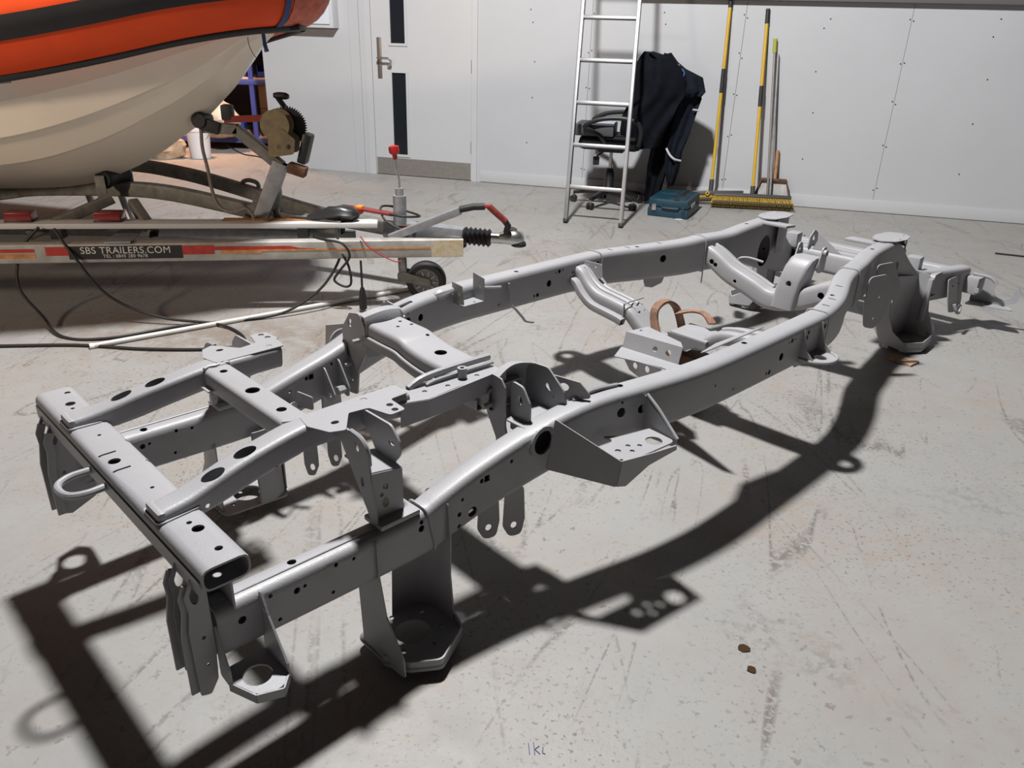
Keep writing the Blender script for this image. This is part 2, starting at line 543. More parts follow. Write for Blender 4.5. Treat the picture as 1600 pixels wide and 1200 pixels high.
for z in (.30, .98, 1.75):
    dpart('hinge', STEEL, lambda b: b.cyl(wp(DR_ + .002, z - .05, .012), wp(DR_ + .002, z + .05, .012), .006, 10))
def fr_(b):
    wbox(b, -1.452, DL - .003, 0, 2.10, -.006, .016); 
    wbox(b, DR_ + .004, -0.393, 0, 2.10, -.006, .018); wbox(b, -1.452, -0.393, 2.043, 2.10, -.006, .017)
dpart('door_frame', WHITEGLOSS, fr_, smooth=0)

# wall cabinet whose lower corner shows above the boat's bow
wc = empty('wall_cabinet', wp(-1.90, 1.22)); tag(wc, 'pale grey cabinet on the wall above the boat bow', 'cabinet')
cb = wp(-1.90, 1.22)
CABG = mat('cabinet_grey', (0.45, 0.46, 0.48, 1), 0.4)
def cpart(name, m, f):
    b = B(); f(b)
    for q in b.v: q -= cb
    b.obj(name, m, wc)
cpart('cabinet_body', CABG, lambda b: wbox(b, -2.15, -1.70, 1.25, 1.85, .007, .11, .004))
cpart('cabinet_door', mat('cabinet_door_blue_grey', (0.52, 0.56, 0.62, 1), 0.35), lambda b: wbox(b, -2.12, -1.73, 1.28, 1.82, .11, .122, .004))

# store area seen under the bow, past the end of the wall
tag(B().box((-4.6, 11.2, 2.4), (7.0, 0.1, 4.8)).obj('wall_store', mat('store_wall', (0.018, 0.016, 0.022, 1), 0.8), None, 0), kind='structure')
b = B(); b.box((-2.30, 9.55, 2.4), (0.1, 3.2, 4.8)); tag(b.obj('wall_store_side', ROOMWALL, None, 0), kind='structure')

# ------------------------------------------------------------------ the ladder-frame vehicle chassis
CH = empty('vehicle_chassis', (-.484, 1.625, 0), math.radians(45))
tag(CH, 'bare grey-primed ladder-frame vehicle chassis standing on the floor', 'chassis')
AX, AY, AZ = V(1, 0, 0), V(0, 1, 0), V(0, 0, 1)
O0 = V(0, 0, 0)
def pX(b, X, ol, holes=(), t=.005, s=1): return b.plate((X, 0, 0), AY * s, AZ, ol, holes, t)
def pY(b, Y, ol, holes=(), t=.005, s=1): return b.plate((0, Y * s, 0), AX, AZ, ol, holes, t)
def pZ(b, Z, ol, holes=(), t=.005, s=1): return b.plate((0, 0, Z), AX, AY * s, ol, holes, t)
def part(b, name, parent=CH, cuts=None, smooth=35, m=None): return b.obj(name, m or PRIMER, parent, smooth, cuts)
def quad_plate(b, pts, t=.005, holes=(), r=0.0):
    """plate through roughly coplanar 3D points; holes given as (a, b, radius) along the first edge / its normal"""
    pts = [Vector(p) for p in pts]
    o = pts[0]; u = (pts[1] - o).normalized(); n = u.cross(pts[-1] - o).normalized(); v = n.cross(u)
    ol = [((p - o).dot(u), (p - o).dot(v)) for p in pts]
    if r: ol = fillet(ol, r, 3)
    return b.plate(o, u, v, ol, [circle2(h[0], h[1], h[2], h[3] if len(h) > 3 else None, 14) for h in holes], t)

# side rails: X, outer Y, top Z, height, width
ST = [(-.42, .40, .338, .105, .064), (-.1, .40, .335, .11, .064), (.04, .40, .337, .112, .064), (.10, .40, .352, .116, .064), (.19, .402, .378, .122, .066),
      (.30, .41, .405, .126, .068), (.42, .43, .437, .130, .07), (.55, .455, .458, .132, .072), (.70, .49, .464, .132, .074), (.88, .515, .462, .132, .075),
      (1.1, .52, .458, .132, .075), (1.5, .52, .456, .135, .075), (1.66, .512, .455, .138, .075), (1.85, .47, .453, .145, .075), (2.05, .40, .460, .15, .075),
      (2.18, .372, .468, .155, .075), (2.33, .345, .468, .16, .075), (2.45, .33, .484, .175, .075), (2.58, .325, .492, .225, .075), (2.67, .325, .486, .245, .075),
      (2.77, .33, .415, .20, .073), (2.90, .345, .335, .155, .07), (3.02, .378, .31, .15, .07), (3.2, .435, .303, .142, .068), (3.33, .458, .295, .13, .066)]
def interp(i, X):
    for a, c in zip(ST[:-1], ST[1:]):
        if a[0] <= X <= c[0]:
            t = (X - a[0]) / (c[0] - a[0]); return a[i] + (c[i] - a[i]) * t
    return ST[0][i] if X < ST[0][0] else ST[-1][i]
yo = lambda X: interp(1, X)
zt = lambda X: interp(2, X)
zb = lambda X: interp(2, X) - interp(3, X)
wd_ = lambda X: interp(4, X)
for s in (-1, 1):
    cen = bez([(a[0], s * (a[1] - a[4] / 2), a[2] - a[3] / 2) for a in ST], 3)
    hs = bez([(a[3], a[4], 0) for a in ST], 3)
    b = B().sweep([(c, h.y, h.x, .021) for c, h in zip(cen, hs)], .0035)
    cut = B()
    side_holes = [(-.375, .297, .008), (-.318, .318, .0045), (-.266, .302, .007), (-.249, .304, .004), (-.18, .316, .0045), (-.14, .311, .004), (-.191, .257, .004), (-.305, .257, .0045),
                  (.028, .303, .008), (.029, .318, .005), (.171, .282, .013), (.133, .291, .006), (.133, .260, .006), (.142, .326, .0045), (.197, .352, .006), (.283, .372, .005),
                  (.370, .395, .03), (.601, .414, .013), (.602, .441, .004), (.664, .409, .012), (1.315, .388, .013), (1.253, .355, .008), (1.235, .355, .005), (1.472, .410, .009), (1.45, .408, .005),
                  (1.371, .426, .008), (1.352, .424, .004), (1.390, .427, .004), (1.479, .427, .008), (1.599, .419, .009), (1.939, .397, .016), (1.05, .36, .004), (.95, .40, .004)]
    for X, Z, r in side_holes:
        y = s * yo(X)
        cut.cyl((X, y - .12, Z), (X, y + .12, Z), r, 16)
    cut.box((.212, s * .40, .353), (.016, .24, .016))
    el = [2 * PI * i / 22 for i in range(22)]
    cut.add([V(2.605 + .058 * math.cos(a), s * yy, .345 + .075 * math.sin(a)) for yy in (.20, .27) for a in el], [tuple(range(21, -1, -1)), tuple(range(22, 44))] + [(i, (i + 1) % 22, 22 + (i + 1) % 22, 22 + i) for i in range(22)])
    for X in (.637, 1.161, 1.832, 2.478, -.25):
        y = s * (yo(X) - wd_(X) / 2 - (.01 if X < 2 else 0))
        cut.cyl((X, y, zt(X) - .02), (X, y, zt(X) + .03), .009, 14)
    for X in (1.95, 1.79, 1.70):
        y = s * (yo(X) - wd_(X) / 2)
        cut.box((X, y, zt(X)), (.008, .026, .03))
    rail = part(b, 'side_rail', cuts=cut)
    # raised ring around the big round opening, lap joints and weld beads on the rail
    part(B().washer((.37, s * (yo(.37) - .002), .395), (.37, s * (yo(.37) + .003), .395), .041, .030, 28), 'ring_boss', rail)
    part(B().tube([(-.40 + i * .036, s * (.40 - .026), .3385 - .00025 * i) for i in range(13)], .0018, 6), 'weld_seam', rail)
    for X, nm in ((.055, 'lap_joint'), (1.62, 'weld_seam'), (2.17, 'weld_seam')):
        w, h = wd_(X) + .004, (zt(X) - zb(X)) + .004
        t = V(1, s * (yo(X + .03) - yo(X - .03)) / .06, (zt(X + .03) - zt(X - .03)) / .06).normalized()
        sd = AZ.cross(t).normalized(); up = t.cross(sd)
        c = V(X, s * (yo(X) - wd_(X) / 2), (zt(X) + zb(X)) / 2)
        loop = [c + sd * a + up * q for a, q in fillet([(-w / 2, -h / 2), (w / 2, -h / 2), (w / 2, h / 2), (-w / 2, h / 2)], .022, 4)]
        part(B().tube(loop, .003 if X > .1 else .0035, 6, closed=True), nm, rail)

# rear beam with open rounded ends, its lower flange, tow loop
b = B()
b.sweep([((-.405, y, .440), .085, .044, .018) for y in (-.44, -.2, 0, .2, .44)], .004)
cut = B()
for X, Y, r in [(-.400, .339, .011), (-.404, .310, .0045), (-.404, .141, .004), (-.368, .087, .004), (-.42, .009, .012), (-.368, -.024, .004), (-.403, -.137, .004), (-.397, -.321, .011), (-.401, -.294, .005), (-.396, -.398, .007), (-.386, .405, .007)]:
    cut.cyl((X, Y, .45), (X, Y, .48), r, 18)
for Y in (.049, -.031): cut.box((-.42, Y, .462), (.034, .006, .03))
cut.cyl((-.40, -.425, .40), (-.40, -.425, .42), .009, 14)
rb = part(b, 'rear_beam', cuts=cut)
b = B(); pX(b, -.449, fillet([(-.435, .408), (.435, .408), (.435, .44), (-.435, .44)], .006), t=.003); part(b, 'beam_flange', rb)
part(B().tube(bez([(-.42, .066, .427), (-.455, .069, .427), (-.49, .070, .426), (-.516, .055, .425), (-.522, .026, .425), (-.512, -.003, .425), (-.485, -.016, .426), (-.455, -.016, .427), (-.42, -.014, .427)], 5), .0075, 10), 'tow_loop', rb)
# hanging channel brackets that tie the beam ends to the rail ends
for s in (-1, 1):
    o = None
    for yy, zlo, xf in ((.338, .195, -.385), (.398, .180, -.428)):
        hb = B(); ol = fillet([(-.452, .425), (-.466, .395), (-.462, .36), (-.468, .32), (-.466, zlo), (-.448, zlo - .006), (xf - .004, zlo + .02), (xf, .26), (xf, .425)], [.003, .01, .012, .01, .004, .004, .008, .02, .003])
        pY(hb, yy, ol, [circle2(-.449, .392, .008, .018, 14), circle2(-.445, .30, .004), circle2(-.445, .24, .003)], .004, s)
        if o is None: o = part(hb, 'end_bracket')
        else: part(hb, 'bracket_cheek', o)
        f = B(); f.sweep([((-.470, s * (yy - .008), zlo + .004), .018, .006, .002), ((-.470, s * (yy - .008), .31), .018, .006, .002), ((-.462, s * (yy - .008), .36), .018, .006, .002), ((-.464, s * (yy - .008), .388), .018, .006, .002), ((-.455, s * (yy - .008), .41), .018, .006, .002)], .001, False, (0, 1, 0)); part(f, 'folded_edge', o)
    hb = B(); pX(hb, -.384, [(.338, .25), (.398, .25), (.398, .415), (.338, .415)], (), .004, s); part(hb, 'bracket_web', o)

# rear body mount: shelf with a large hole, two side webs
for s in (-1, 1):
    b = B()
    pZ(b, .205, fillet([(-.425, .395), (-.335, .395), (-.338, .478), (-.362, .505), (-.405, .487), (-.425, .43)], [.004, .004, .03, .025, .03, .03]), [circle2(-.381, .447, .026, n=24)], .004, s)
    o = part(b, 'rear_body_mount')
    b = B(); b.plate((-.337, 0, 0), AY * s, AZ, fillet([(.396, .335), (.404, .345), (.425, .30), (.478, .225), (.482, .195), (.46, .192), (.396, .205)], .006), [circle2(.412, .305, .004)], .004); part(b, 'side_web', o)
    b = B(); b.plate((-.424, 0, 0), AY * s, AZ, fillet([(.396, .31), (.402, .315), (.435, .235), (.438, .195), (.396, .20)], .006), (), .004); part(b, 'side_web', o)
    b = B(); quad_plate(b, [(-.426, s * .43, .188), (-.405, s * .488, .188), (-.405, s * .488, .207), (-.426, s * .43, .207)], .003)
    quad_plate(b, [(-.405, s * .488, .188), (-.362, s * .506, .188), (-.362, s * .506, .207), (-.405, s * .488, .207)], .003)
    quad_plate(b, [(-.362, s * .506, .188), (-.338, s * .48, .188), (-.338, s * .48, .207), (-.362, s * .506, .207)], .003); part(b, 'rim', o)

# upper arms: rise from the rear beam to the upper crossmember, then run on to the towers
for s in (-1, 1):
    path = bez([(-.432, s * .235, .462), (-.39, s * .232, .462), (-.345, s * .226, .466), (-.24, s * .214, .487), (-.14, s * .207, .503), (-.09, s * .206, .505), (-.02, s * .206, .505), (.03, s * .207, .505)] + ([(.06, s * .208, .504), (.13, s * .212, .500)] if s < 0 else [(.05, s * .208, .504)]), 4)
    n = len(path); b = B()
    b.sweep([(p, .058 if i < 24 else .05, min(.034 + .0022 * i, .056), .014) for i, p in enumerate(path)], .003)
    cut = B()
    for X, r in ((-.322, .02), (-.250, .02)):
        z = .49; cut.add([V(X + r * 1.15 * math.cos(a) + dx, s * (.228 + (X + .322) * -.18) + .0155 * math.sin(a), zz) for zz, dx in ((.465, 0), (.56, 0)) for a in [2 * PI * i / 18 for i in range(18)]],
                         [tuple(range(17, -1, -1)), tuple(range(18, 36))] + [(i, (i + 1) % 18, 18 + (i + 1) % 18, 18 + i) for i in range(18)])
    for X, Z in ((-.35, .455), (-.20, .47), (-.14, .475)):
        cut.cyl((X, s * .26, Z), (X, s * .22, Z), .005, 12)
    ua = part(b, 'upper_arm', cuts=cut)
    b = B(); pZ(b, .4625, fillet([(-.446, .198), (-.375, .196), (-.36, .262), (-.446, .272)], .014), (), .004, s); part(b, 'foot_flange', ua)
    b = B(); b.box((-.434, s * .235, .463), (.016, .060, .034), None, .007); part(b, 'foot_cap', ua)
    # two flat pads welded on the arm
    b = B(); pZ(b, .5325, fillet([(-.115, .185), (.125 if s < 0 else .06, .185), (.125 if s < 0 else .068, .238), (.075, .24), (.07, .30), (.03, .302), (.015, .245), (-.03, .238), (-.075, .298), (-.105, .285), (-.125, .235)], .009),
                  [circle2(-.074, .256, .009, .007), circle2(.057, .262, .0075), circle2(.052, .287, .0075), circle2(.03, .205, .008)], .003, s)
    part(b, 'mount_pad', ua)
    # hanging eyes under the arm
    for X in (-.118, -.062):
        b = B(); b.plate((X, s * .222, 0), V(.35, s * .3, 0).normalized(), AZ, fillet([(-.012, .49), (.016, .49), (.017, .435), (.008, .413), (-.006, .413), (-.012, .44)], .008), [circle2(.004, .432, .005, .009, 12)], .004)
        part(b, 'hanging_eye', ua)
    # slotted clips inside the upper frame
    b = B(); pZ(b, .49, [(-.165, .135), (-.128, .135), (-.128, .150), (-.15, .150), (-.15, .158), (-.128, .158), (-.128, .172), (-.165, .172)], (), .003, s); part(b, 'slotted_clip', ua)
    # tray-section continuation to the front tower, on the right-hand arm only
    if s > 0: continue
    b = B()
    pZ(b, .513, [(.10, .18), (.25, .185), (.40, .20), (.40, .262), (.25, .255), (.16, .262), (.10, .24)], [circle2(.18, .225, .006), circle2(.24, .235, .006), circle2(.33, .235, .006)], .003, s)
    ob = part(b, 'tray_extension')
    b = B(); quad_plate(b, [(.10, s * .24, .455), (.16, s * .262, .468), (.16, s * .262, .513), (.10, s * .24, .513)], .003); quad_plate(b, [(.16, s * .262, .468), (.40, s * .262, .475), (.40, s * .262, .522), (.16, s * .262, .513)], .003); part(b, 'tray_lip', ob)
    b = B(); b.tube(bez([(.16, s * .19, .515), (.20, s * .19, .528), (.28, s * .192, .532), (.40, s * .2, .533)], 5), .009, 8); b.tube(bez([(.20, s * .205, .517), (.24, s * .206, .522), (.40, s * .215, .523)], 4), .005, 6); part(b, 'rolled_edge', ob)
    b = B(); b.washer((.295, s * .222, .513), (.295, s * .222, .540), .0115, .0055, 16); part(b, 'weld_nut', ob)

# upper crossmember between the arms
b = B(); b.sweep([((-.118, y, .502), .066, .050, .012) for y in (-.20, -.1, 0, .1, .20)], .003)
cut = B()
for Y, r in ((.145, .009), (.006, .016), (-.120, .011)):
    cut.cyl((-.118, Y, .51), (-.118, Y, .55), r, 18)
uc = part(b, 'upper_crossmember', cuts=cut)
for s in (-1, 1):
    b = B(); b.tube([(-.150, s * .178, .530), (-.135, s * .186, .530), (-.12, s * .182, .530), (-.10, s * .188, .530), (-.085, s * .18, .530)], .0035, 6)
    part(b, 'weld_bead', uc)

# rear spring tower: cheek plates and boxed face standing on the rail under the arm
for s in (-1, 1):
    b = B(); pX(b, -.066, fillet([(.19, .495), (.25, .527), (.325, .531), (.358, .511), (.360, .478), (.378, .345), (.362, .342), (.262, .498)], [.004, .01, .03, .03, .01, .004, .004, .01]), [circle2(.321, .505, .006, .012, 12, .5), circle2(.335, .428, .006, .012, 14)], .005, s)
    tw = part(b, 'spring_tower')
    b = B(); b.tube(bez([(-.066, s * .300, .530), (-.066, s * .335, .526), (-.066, s * .356, .508), (-.066, s * .360, .475)], 4), .005, 6); part(b, 'folded_edge', tw)
    b = B(); pX(b, .008, fillet([(.20, .50), (.24, .531), (.335, .531), (.366, .500), (.362, .47), (.335, .44), (.355, .40), (.366, .345), (.31, .345), (.285, .44), (.25, .49)], [.004, .004, .02, .03, .03, .03, .02, .004, .004, .02, .01]), [circle2(.335, .49, .010, .006, 12)], .005, s); part(b, 'tower_cheek', tw)
    b = B(); b.plate((0, s * .364, 0), AX, AZ, [(-.066, .335), (.008, .335), (.008, .445), (-.066, .458)], [circle2(-.036, .381, .009, .012, 14), circle2(-.045, .402, .005), [(-.042, .416), (-.030, .410), (-.027, .421), (-.039, .427)]], .005); part(b, 'tower_face', tw)
    b = B(); quad_plate(b, [(-.066, s * .364, .458), (.008, s * .364, .445), (.008, s * .27, .452), (-.066, s * .27, .46)], .005); part(b, 'tower_shelf', tw)
    b = B(); b.box((-.018, s * .362, .341), (.10, .062, .012), None, .004); part(b, 'saddle_plate', tw)

# rear spring seat under the rail: dished plate with a big hole, outer wall, side webs
for s in (-1, 1):
    b = B(); ol = fillet([(-.095, .315), (.09, .30), (.112, .40), (.09, .462), (-.01, .512), (-.068, .472), (-.095, .42)], .022)
    hs = [circle2(.005, .385, .04, n=28)] + [circle2(.005 + .066 * math.cos(a), .385 + .066 * math.sin(a), .006, n=10) for a in (.5, 1.4, 2.5, 3.6, 4.6, 5.7)]
    pZ(b, .028, ol, hs, .005, s)
    st = part(b, 'spring_seat')
    lip = B(); ring = [(x, s * y) for x, y in ol]
    base = [V(x, y, .018) for x, y in ring]; tp = [V(x, y, .046) for x, y in ring]
    cx, cy = .0, s * .4
    ins = lambda p, d: V(p.x + (cx - p.x) * d, p.y + (cy - p.y) * d, p.z)
    k0 = [i for i, (x, y) in enumerate(ol) if y > .40]
    idx = k0
    lip.rings([[base[i], tp[i], ins(tp[i], .04), ins(base[i], .04)] for i in idx]); part(lip, 'seat_lip', st)
    b = B(); b.lathe([(.078, .03), (.078, .062), (.074, .062), (.074, .03)], (.005, s * .385, 0), AZ, 28, False); 
    bb = B(); 
    for i in range(18):
        a = PI * (.05 + 1.0 * i / 18) if s > 0 else -PI * (.05 + 1.0 * i / 18)
    # curved back wall behind the seat, running up into the rail
    arc = [(q.x, s * q.y) for q in bez([(.100, .39, 0), (.098, .345, 0), (.08, .315, 0), (.045, .303, 0), (.01, .305, 0)], 4)]
    bw_ = B(); bw_.rings([[V(x, y, .03), V(x, y + s * .012, .25), V(x - .004, y + s * .016, .25), V(x - .004, y + s * .004, .03)] for x, y in arc]); part(bw_, 'seat_back_wall', st)
    b = B(); quad_plate(b, [(-.125, s * .403, .335), (-.105, s * .403, .22), (-.098, s * .425, .14), (-.078, s * .478, .06), (-.070, s * .470, .018), (-.092, s * .40, .04), (-.100, s * .32, .10), (-.100, s * .34, .25)], .004, r=.006) if False else None
    b.plate((0, 0, 0), V(0, 1, 0) * s, AZ, [], (), .004) if False else None
    w = B(); oX = V(-.10, 0, 0); w.plate(oX, (AY * s + AX * .03).normalized(), AZ, fillet([(.33, .24), (.405, .335), (.407, .24), (.425, .15), (.478, .07), (.482, .022), (.44, .02), (.34, .03)], .008), (), .004); part(w, 'side_web', st)
    w = B(); w.plate((.098, 0, 0), AY * s, AZ, fillet([(.33, .25), (.404, .345), (.412, .25), (.41, .15), (.418, .08), (.42, .028), (.33, .028)], .008), (), .004); part(w, 'side_web', st)

# trailing-arm ears under the rail
for s in (-1, 1):
    for X, yy in ((.315, .385), (.262, .352)):
        b = B(); b.plate((X, s * yy, 0), V(.87, .5 * s, 0), AZ, fillet([(-.02, .285), (.025, .285), (.03, .19), (.022, .145), (-.008, .14), (-.024, .17)], .018), [circle2(.003, .172, .008, .011, 14)], .006)
        part(b, 'link_ear')
    b = B(); b.plate((.12, s * .36, 0), V(.75, -.66 * s, 0), AZ, fillet([(-.02, .25), (.03, .25), (.022, .205), (.0, .19), (-.018, .21)], .008), [circle2(.004, .215, .006)], .005); part(b, 'cable_bracket')

# inner brackets on the rail flank
for s in (-1, 1):
    for X, h in ((.10, .10), (.255, .11), (.305, .11)):
        b = B(); yi = yo(X) - wd_(X)
        b.plate((X, 0, 0), AY * s, AZ, fillet([(yi + .002, zt(X) - .01), (yi + .002, zb(X) + .005), (yi - .05, zb(X) - .005), (yi - .055, zb(X) + .03)], .01), [circle2(yi - .03, zb(X) + .022, .007)], .004)
        part(b, 'inner_gusset')
    b = B(); b.cyl((.275, s * (yo(.28) - wd_(.28) - .035), .30), (.312, s * (yo(.28) - wd_(.28) - .035), .30), .013, 6); part(b, 'captive_nut')
    b = B(); b.plate((.13, s * .30, .27), V(.8, .6 * s, 0), V(-.1 * s, 0, .99), fillet([(-.025, 0), (.03, -.005), (.022, .035), (-.01, .045)], .01), [circle2(.0, .02, .004)], .004); part(b, 'small_tab')
    b = B(); b.plate((.165, s * .31, .285), V(.6, -.8 * s, 0), V(0, 0, 1), fillet([(-.025, 0), (.03, -.01), (.03, .03), (-.015, .045)], .006), (), .004); part(b, 'small_tab')

# second crossmember: pressed hat section with a step
b = B()
pth = bez([(.415, .275, .468), (.415, .25, .470), (.412, .18, .470), (.410, .12, .470), (.408, .08, .462), (.400, 0, .456), (.395, -.1, .456), (.393, -.20, .458), (.393, -.272, .458)], 4)
b.sweep([(p, .118, .062, .016) for p in pth], .003)
cut = B(); cut.cyl((.400, -.015, .47), (.400, -.015, .51), .017, 20)
for X, Y in ((.44, .215), (.45, .175), (.41, .185), (.44, .09), (.37, -.14)): cut.cyl((X, Y, .46), (X, Y, .54), .0055, 12)
xm2 = part(b, 'second_crossmember', cuts=cut)
b = B(); b.sweep([((p.x - .058, p.y, p.z - .02), .022, .03, .006) for p in pth[2:-2]], .002); part(b, 'lower_flange', xm2)
b = B(); b.washer((.485, .27, .488), (.485, .27, .492), .012, .006, 14); part(b, 'earth_tag', xm2)

# suspension towers at the second crossmember
for s in (-1, 1):
    b = B(); pX(b, .352, fillet([(.262, .525), (.298, .52), (.312, .50), (.315, .40), (.335, .33), (.335, .265), (.29, .27), (.285, .36), (.245, .43), (.245, .49)] if s < 0 else [(.285, .525), (.335, .515), (.378, .46), (.378, .36), (.365, .30), (.362, .255), (.318, .262), (.305, .34), (.255, .42), (.262, .49)], [.02, .01, .01, .02, .02, .01, .01, .02, .02, .02]), ([circle2(.310, .295, .005), circle2(.312, .325, .006)] if s < 0 else [circle2(.342, .30, .006), circle2(.335, .485, .010, .013, 14)]), .005, s)
    tw = part(b, 'suspension_tower')
    b = B(); pX(b, .478, fillet([(.255, .52), (.33, .525), (.385, .48), (.40, .43), (.385, .40), (.30, .40), (.25, .44)], .02), [circle2(.335, .475, .013, .010, 14), circle2(.355, .455, .004)], .005, s); part(b, 'tower_cheek', tw)
    # curved inner wall joining both cheeks
    ring = []
    for i in range(9):
        t = i / 8; x = .352 + .126 * t
        yy = .255 - .012 * math.sin(PI * t)
        zz = .522 + .012 * math.sin(PI * t)
        ring.append([V(x, s * yy, .40), V(x, s * yy, zz - .02), V(x, s * (yy + .01), zz - .004), V(x, s * (yy + .035), zz), V(x, s * (yy + .035), zz - .004), V(x, s * (yy + .013), zz - .008), V(x, s * (yy + .004), zz - .022), V(x, s * (yy + .004), .40)])
    b = B().rings(ring); part(b, 'tower_wall', tw)
    b = B(); pZ(b, .42, [(.35, .26), (.48, .26), (.48, .40), (.35, .38)], [circle2(.42, .32, .01)], .004, s); part(b, 'tower_floor', tw)
    b = B(); pX(b, .378, fillet([(.306, .512), (.345, .507), (.37, .47), (.372, .385), (.308, .385)], [.012, .02, .02, .004, .004]), [circle2(.338, .47, .007, .012, 14)], .006, s); part(b, 'mount_ear', tw)
    # wing plate reaching forward over the rail
    b = B(); b.plate((.375, 0, 0), (AY * s + AX * .35).normalized(), AZ, fillet([(.33, .505), (.425, .498), (.45, .475), (.455, .462), (.44, .458), (.36, .435)], .006), [circle2(.385, .478, .013, .010, 14)], .004); part(b, 'wing_plate', tw)
    b = B(); b.tube(bez([(.50, s * .395, .452), (.56, s * .405, .465), (.63, s * .425, .466)], 4), .006, 6); part(b, 'weld_seam', tw)
    b = B(); b.cyl((.34, s * .275, .45), (.315, s * .275, .45), .007, 10); part(b, 'locating_pin', tw)
    b = B(); b.cyl((.34, s * .33, .36), (.32, s * .33, .36), .006, 10); part(b, 'locating_pin', tw)

# main body mount: triangular outrigger box
for s in (-1, 1):
    W = lambda x, y, z: V(x, s * y, z)
    b = B(); xn = .47 if s < 0 else .415
    quad_plate(b, [W(.405 if s < 0 else .398, .425, .445), W(xn, .578, .372 if s < 0 else .392), W(xn - .008, .575, .308), W(.385, .425, .318)], .004, [(.10, -.05 * s if False else .0, .0001)] if False else (), .004); o = part(b, 'body_mount')
    b = B(); quad_plate(b, [W(xn, .578, .374 if s < 0 else .394), W(.56, .592, .366), W(.648, .600, .362), W(.65, .60, .350), W(.56, .592, .335), W(xn + .02, .580, .300), W(xn - .008, .575, .308)], .004); part(b, 'outer_wall', o)
    b = B(); quad_plate(b, [W(.672, .478, .452), W(.655, .60, .372), W(.655, .60, .350), W(.68, .48, .33)], .004, (), .006); part(b, 'front_wall', o)
    b = B(); b.plate((0, 0, .366), AX, AY * s, fillet([(.428, .483), (.525, .500), (.545, .490), (.535, .462), (.57, .488), (.66, .515), (.655, .598), (.56, .59), (.472, .575)], [.004, .02, .02, .006, .004, .004, .02, .006, .006]),
                  [circle2(.615, .562, .021, n=22), circle2(.51, .535, .0075), circle2(.548, .535, .006), circle2(.535, .558, .006), circle2(.57, .553, .006), circle2(.482, .568, .0045)], .004); part(b, 'mount_shelf', o)
    b = B(); b.tube(bez([W(.655, .602, .374), W(.662, .57, .395), W(.668, .53, .425), W(.672, .49, .45)], 4), .0045, 8); part(b, 'folded_edge', o)

# small channel clip and the bent rod on the left rail, their mirror on the right rail is absent
b = B(); yi = .44
pX(b, .83, fillet([(.445, .49), (.395, .485), (.385, .42), (.445, .415)], .004), [circle2(.41, .452, .006)], .003); o = part(b, 'channel_clip')
b = B(); pX(b, .925, fillet([(.445, .505), (.39, .495), (.385, .415), (.445, .415)], .004), [circle2(.41, .46, .005)], .003); part(b, 'clip_side', o)
b = B(); pZ(b, .415, [(.83, .385), (.925, .385), (.925, .447), (.83, .447)], [circle2(.89, .40, .004)], .003); part(b, 'clip_floor', o)
b = B(); b.tube([(.925, .40, .46), (.985, .388, .452), (1.0, .385, .451)], .0055, 8); part(b, 'clip_pin', o)
b = B(); b.tube(bez([(.745, .44, .455), (.78, .432, .46), (.82, .43, .466)], 4), [.010, .014, .017, .018, .017, .014, .012, .010, .009], 8); part(b, 'weld_lump', o)
b = B(); b.tube(bez([(1.09, .436, .435), (1.092, .432, .40), (1.095, .43, .358), (1.12, .425, .33), (1.15, .42, .295), (1.165, .418, .278), (1.20, .41, .268)], 4), .005, 8); part(b, 'bent_rod')

# gearbox crossmember: dips between the rails, with a bolted pad
b = B()
pth = bez([(1.51, .452, .405), (1.51, .425, .40), (1.505, .385, .365), (1.50, .33, .335), (1.50, .25, .322), (1.50, .175, .308), (1.50, .13, .275), (1.50, .07, .232), (1.50, .02, .225), (1.50, -.03, .25), (1.50, -.10, .272), (1.50, -.17, .285), (1.50, -.22, .318), (1.50, -.27, .332), (1.50, -.36, .340), (1.505, -.452, .352)], 3)
b.sweep([(p, .10, .05, .018) for p in pth], .003)
cut = B()
for Y, X in ((-.05, 1.52), (-.09, 1.485), (-.13, 1.53), (-.15, 1.48)): cut.cyl((X, Y, .26), (X, Y, .34), .009, 14)
xm3 = part(b, 'gearbox_crossmember', cuts=cut)
b = B(); b.tube([p + V(-.012, 0, .024) for p in pth[3:18]], .012, 8); part(b, 'pressed_rib', xm3)
b = B(); b.tube([p + V(.022, 0, .023) for p in pth[3:18]], .010, 8); part(b, 'pressed_rib', xm3)
b = B(); b.tube([p + V(-.012, 0, .024) for p in pth[36:]], .013, 8); part(b, 'pressed_rib', xm3)
b = B(); pX(b, 1.515, fillet([(.448, .445), (.355, .448), (.345, .40), (.40, .36), (.448, .36)], .01), [circle2(.425, .425, .007), circle2(.385, .432, .006), circle2(.405, .405, .009, .006)], .004); part(b, 'end_flange', xm3)
b = B(); b.sweep([(p + V(-.062, 0, -.03), .03, .028, .005) for p in pth[1:16]], .002); part(b, 'lower_flange', xm3)
b = B(); b.tube([(1.45, .176, .348), (1.46, .172, .352), (1.55, .17, .352)], .003, 6); b.tube([(1.447, .18, .348), (1.446, .18, .27)], .0035, 6); part(b, 'clip_band', xm3)
b = B(); b.box((1.50, -.115, .302), (.13, .15, .006), None, .002); part(b, 'gearbox_pad', xm3)
b = B(); pX(b, 1.435, [(-.03, .30), (-.05, .252), (-.08, .262), (-.11, .248), (-.15, .275), (-.19, .275), (-.19, .302)], (), .004); part(b, 'pad_skirt', xm3)
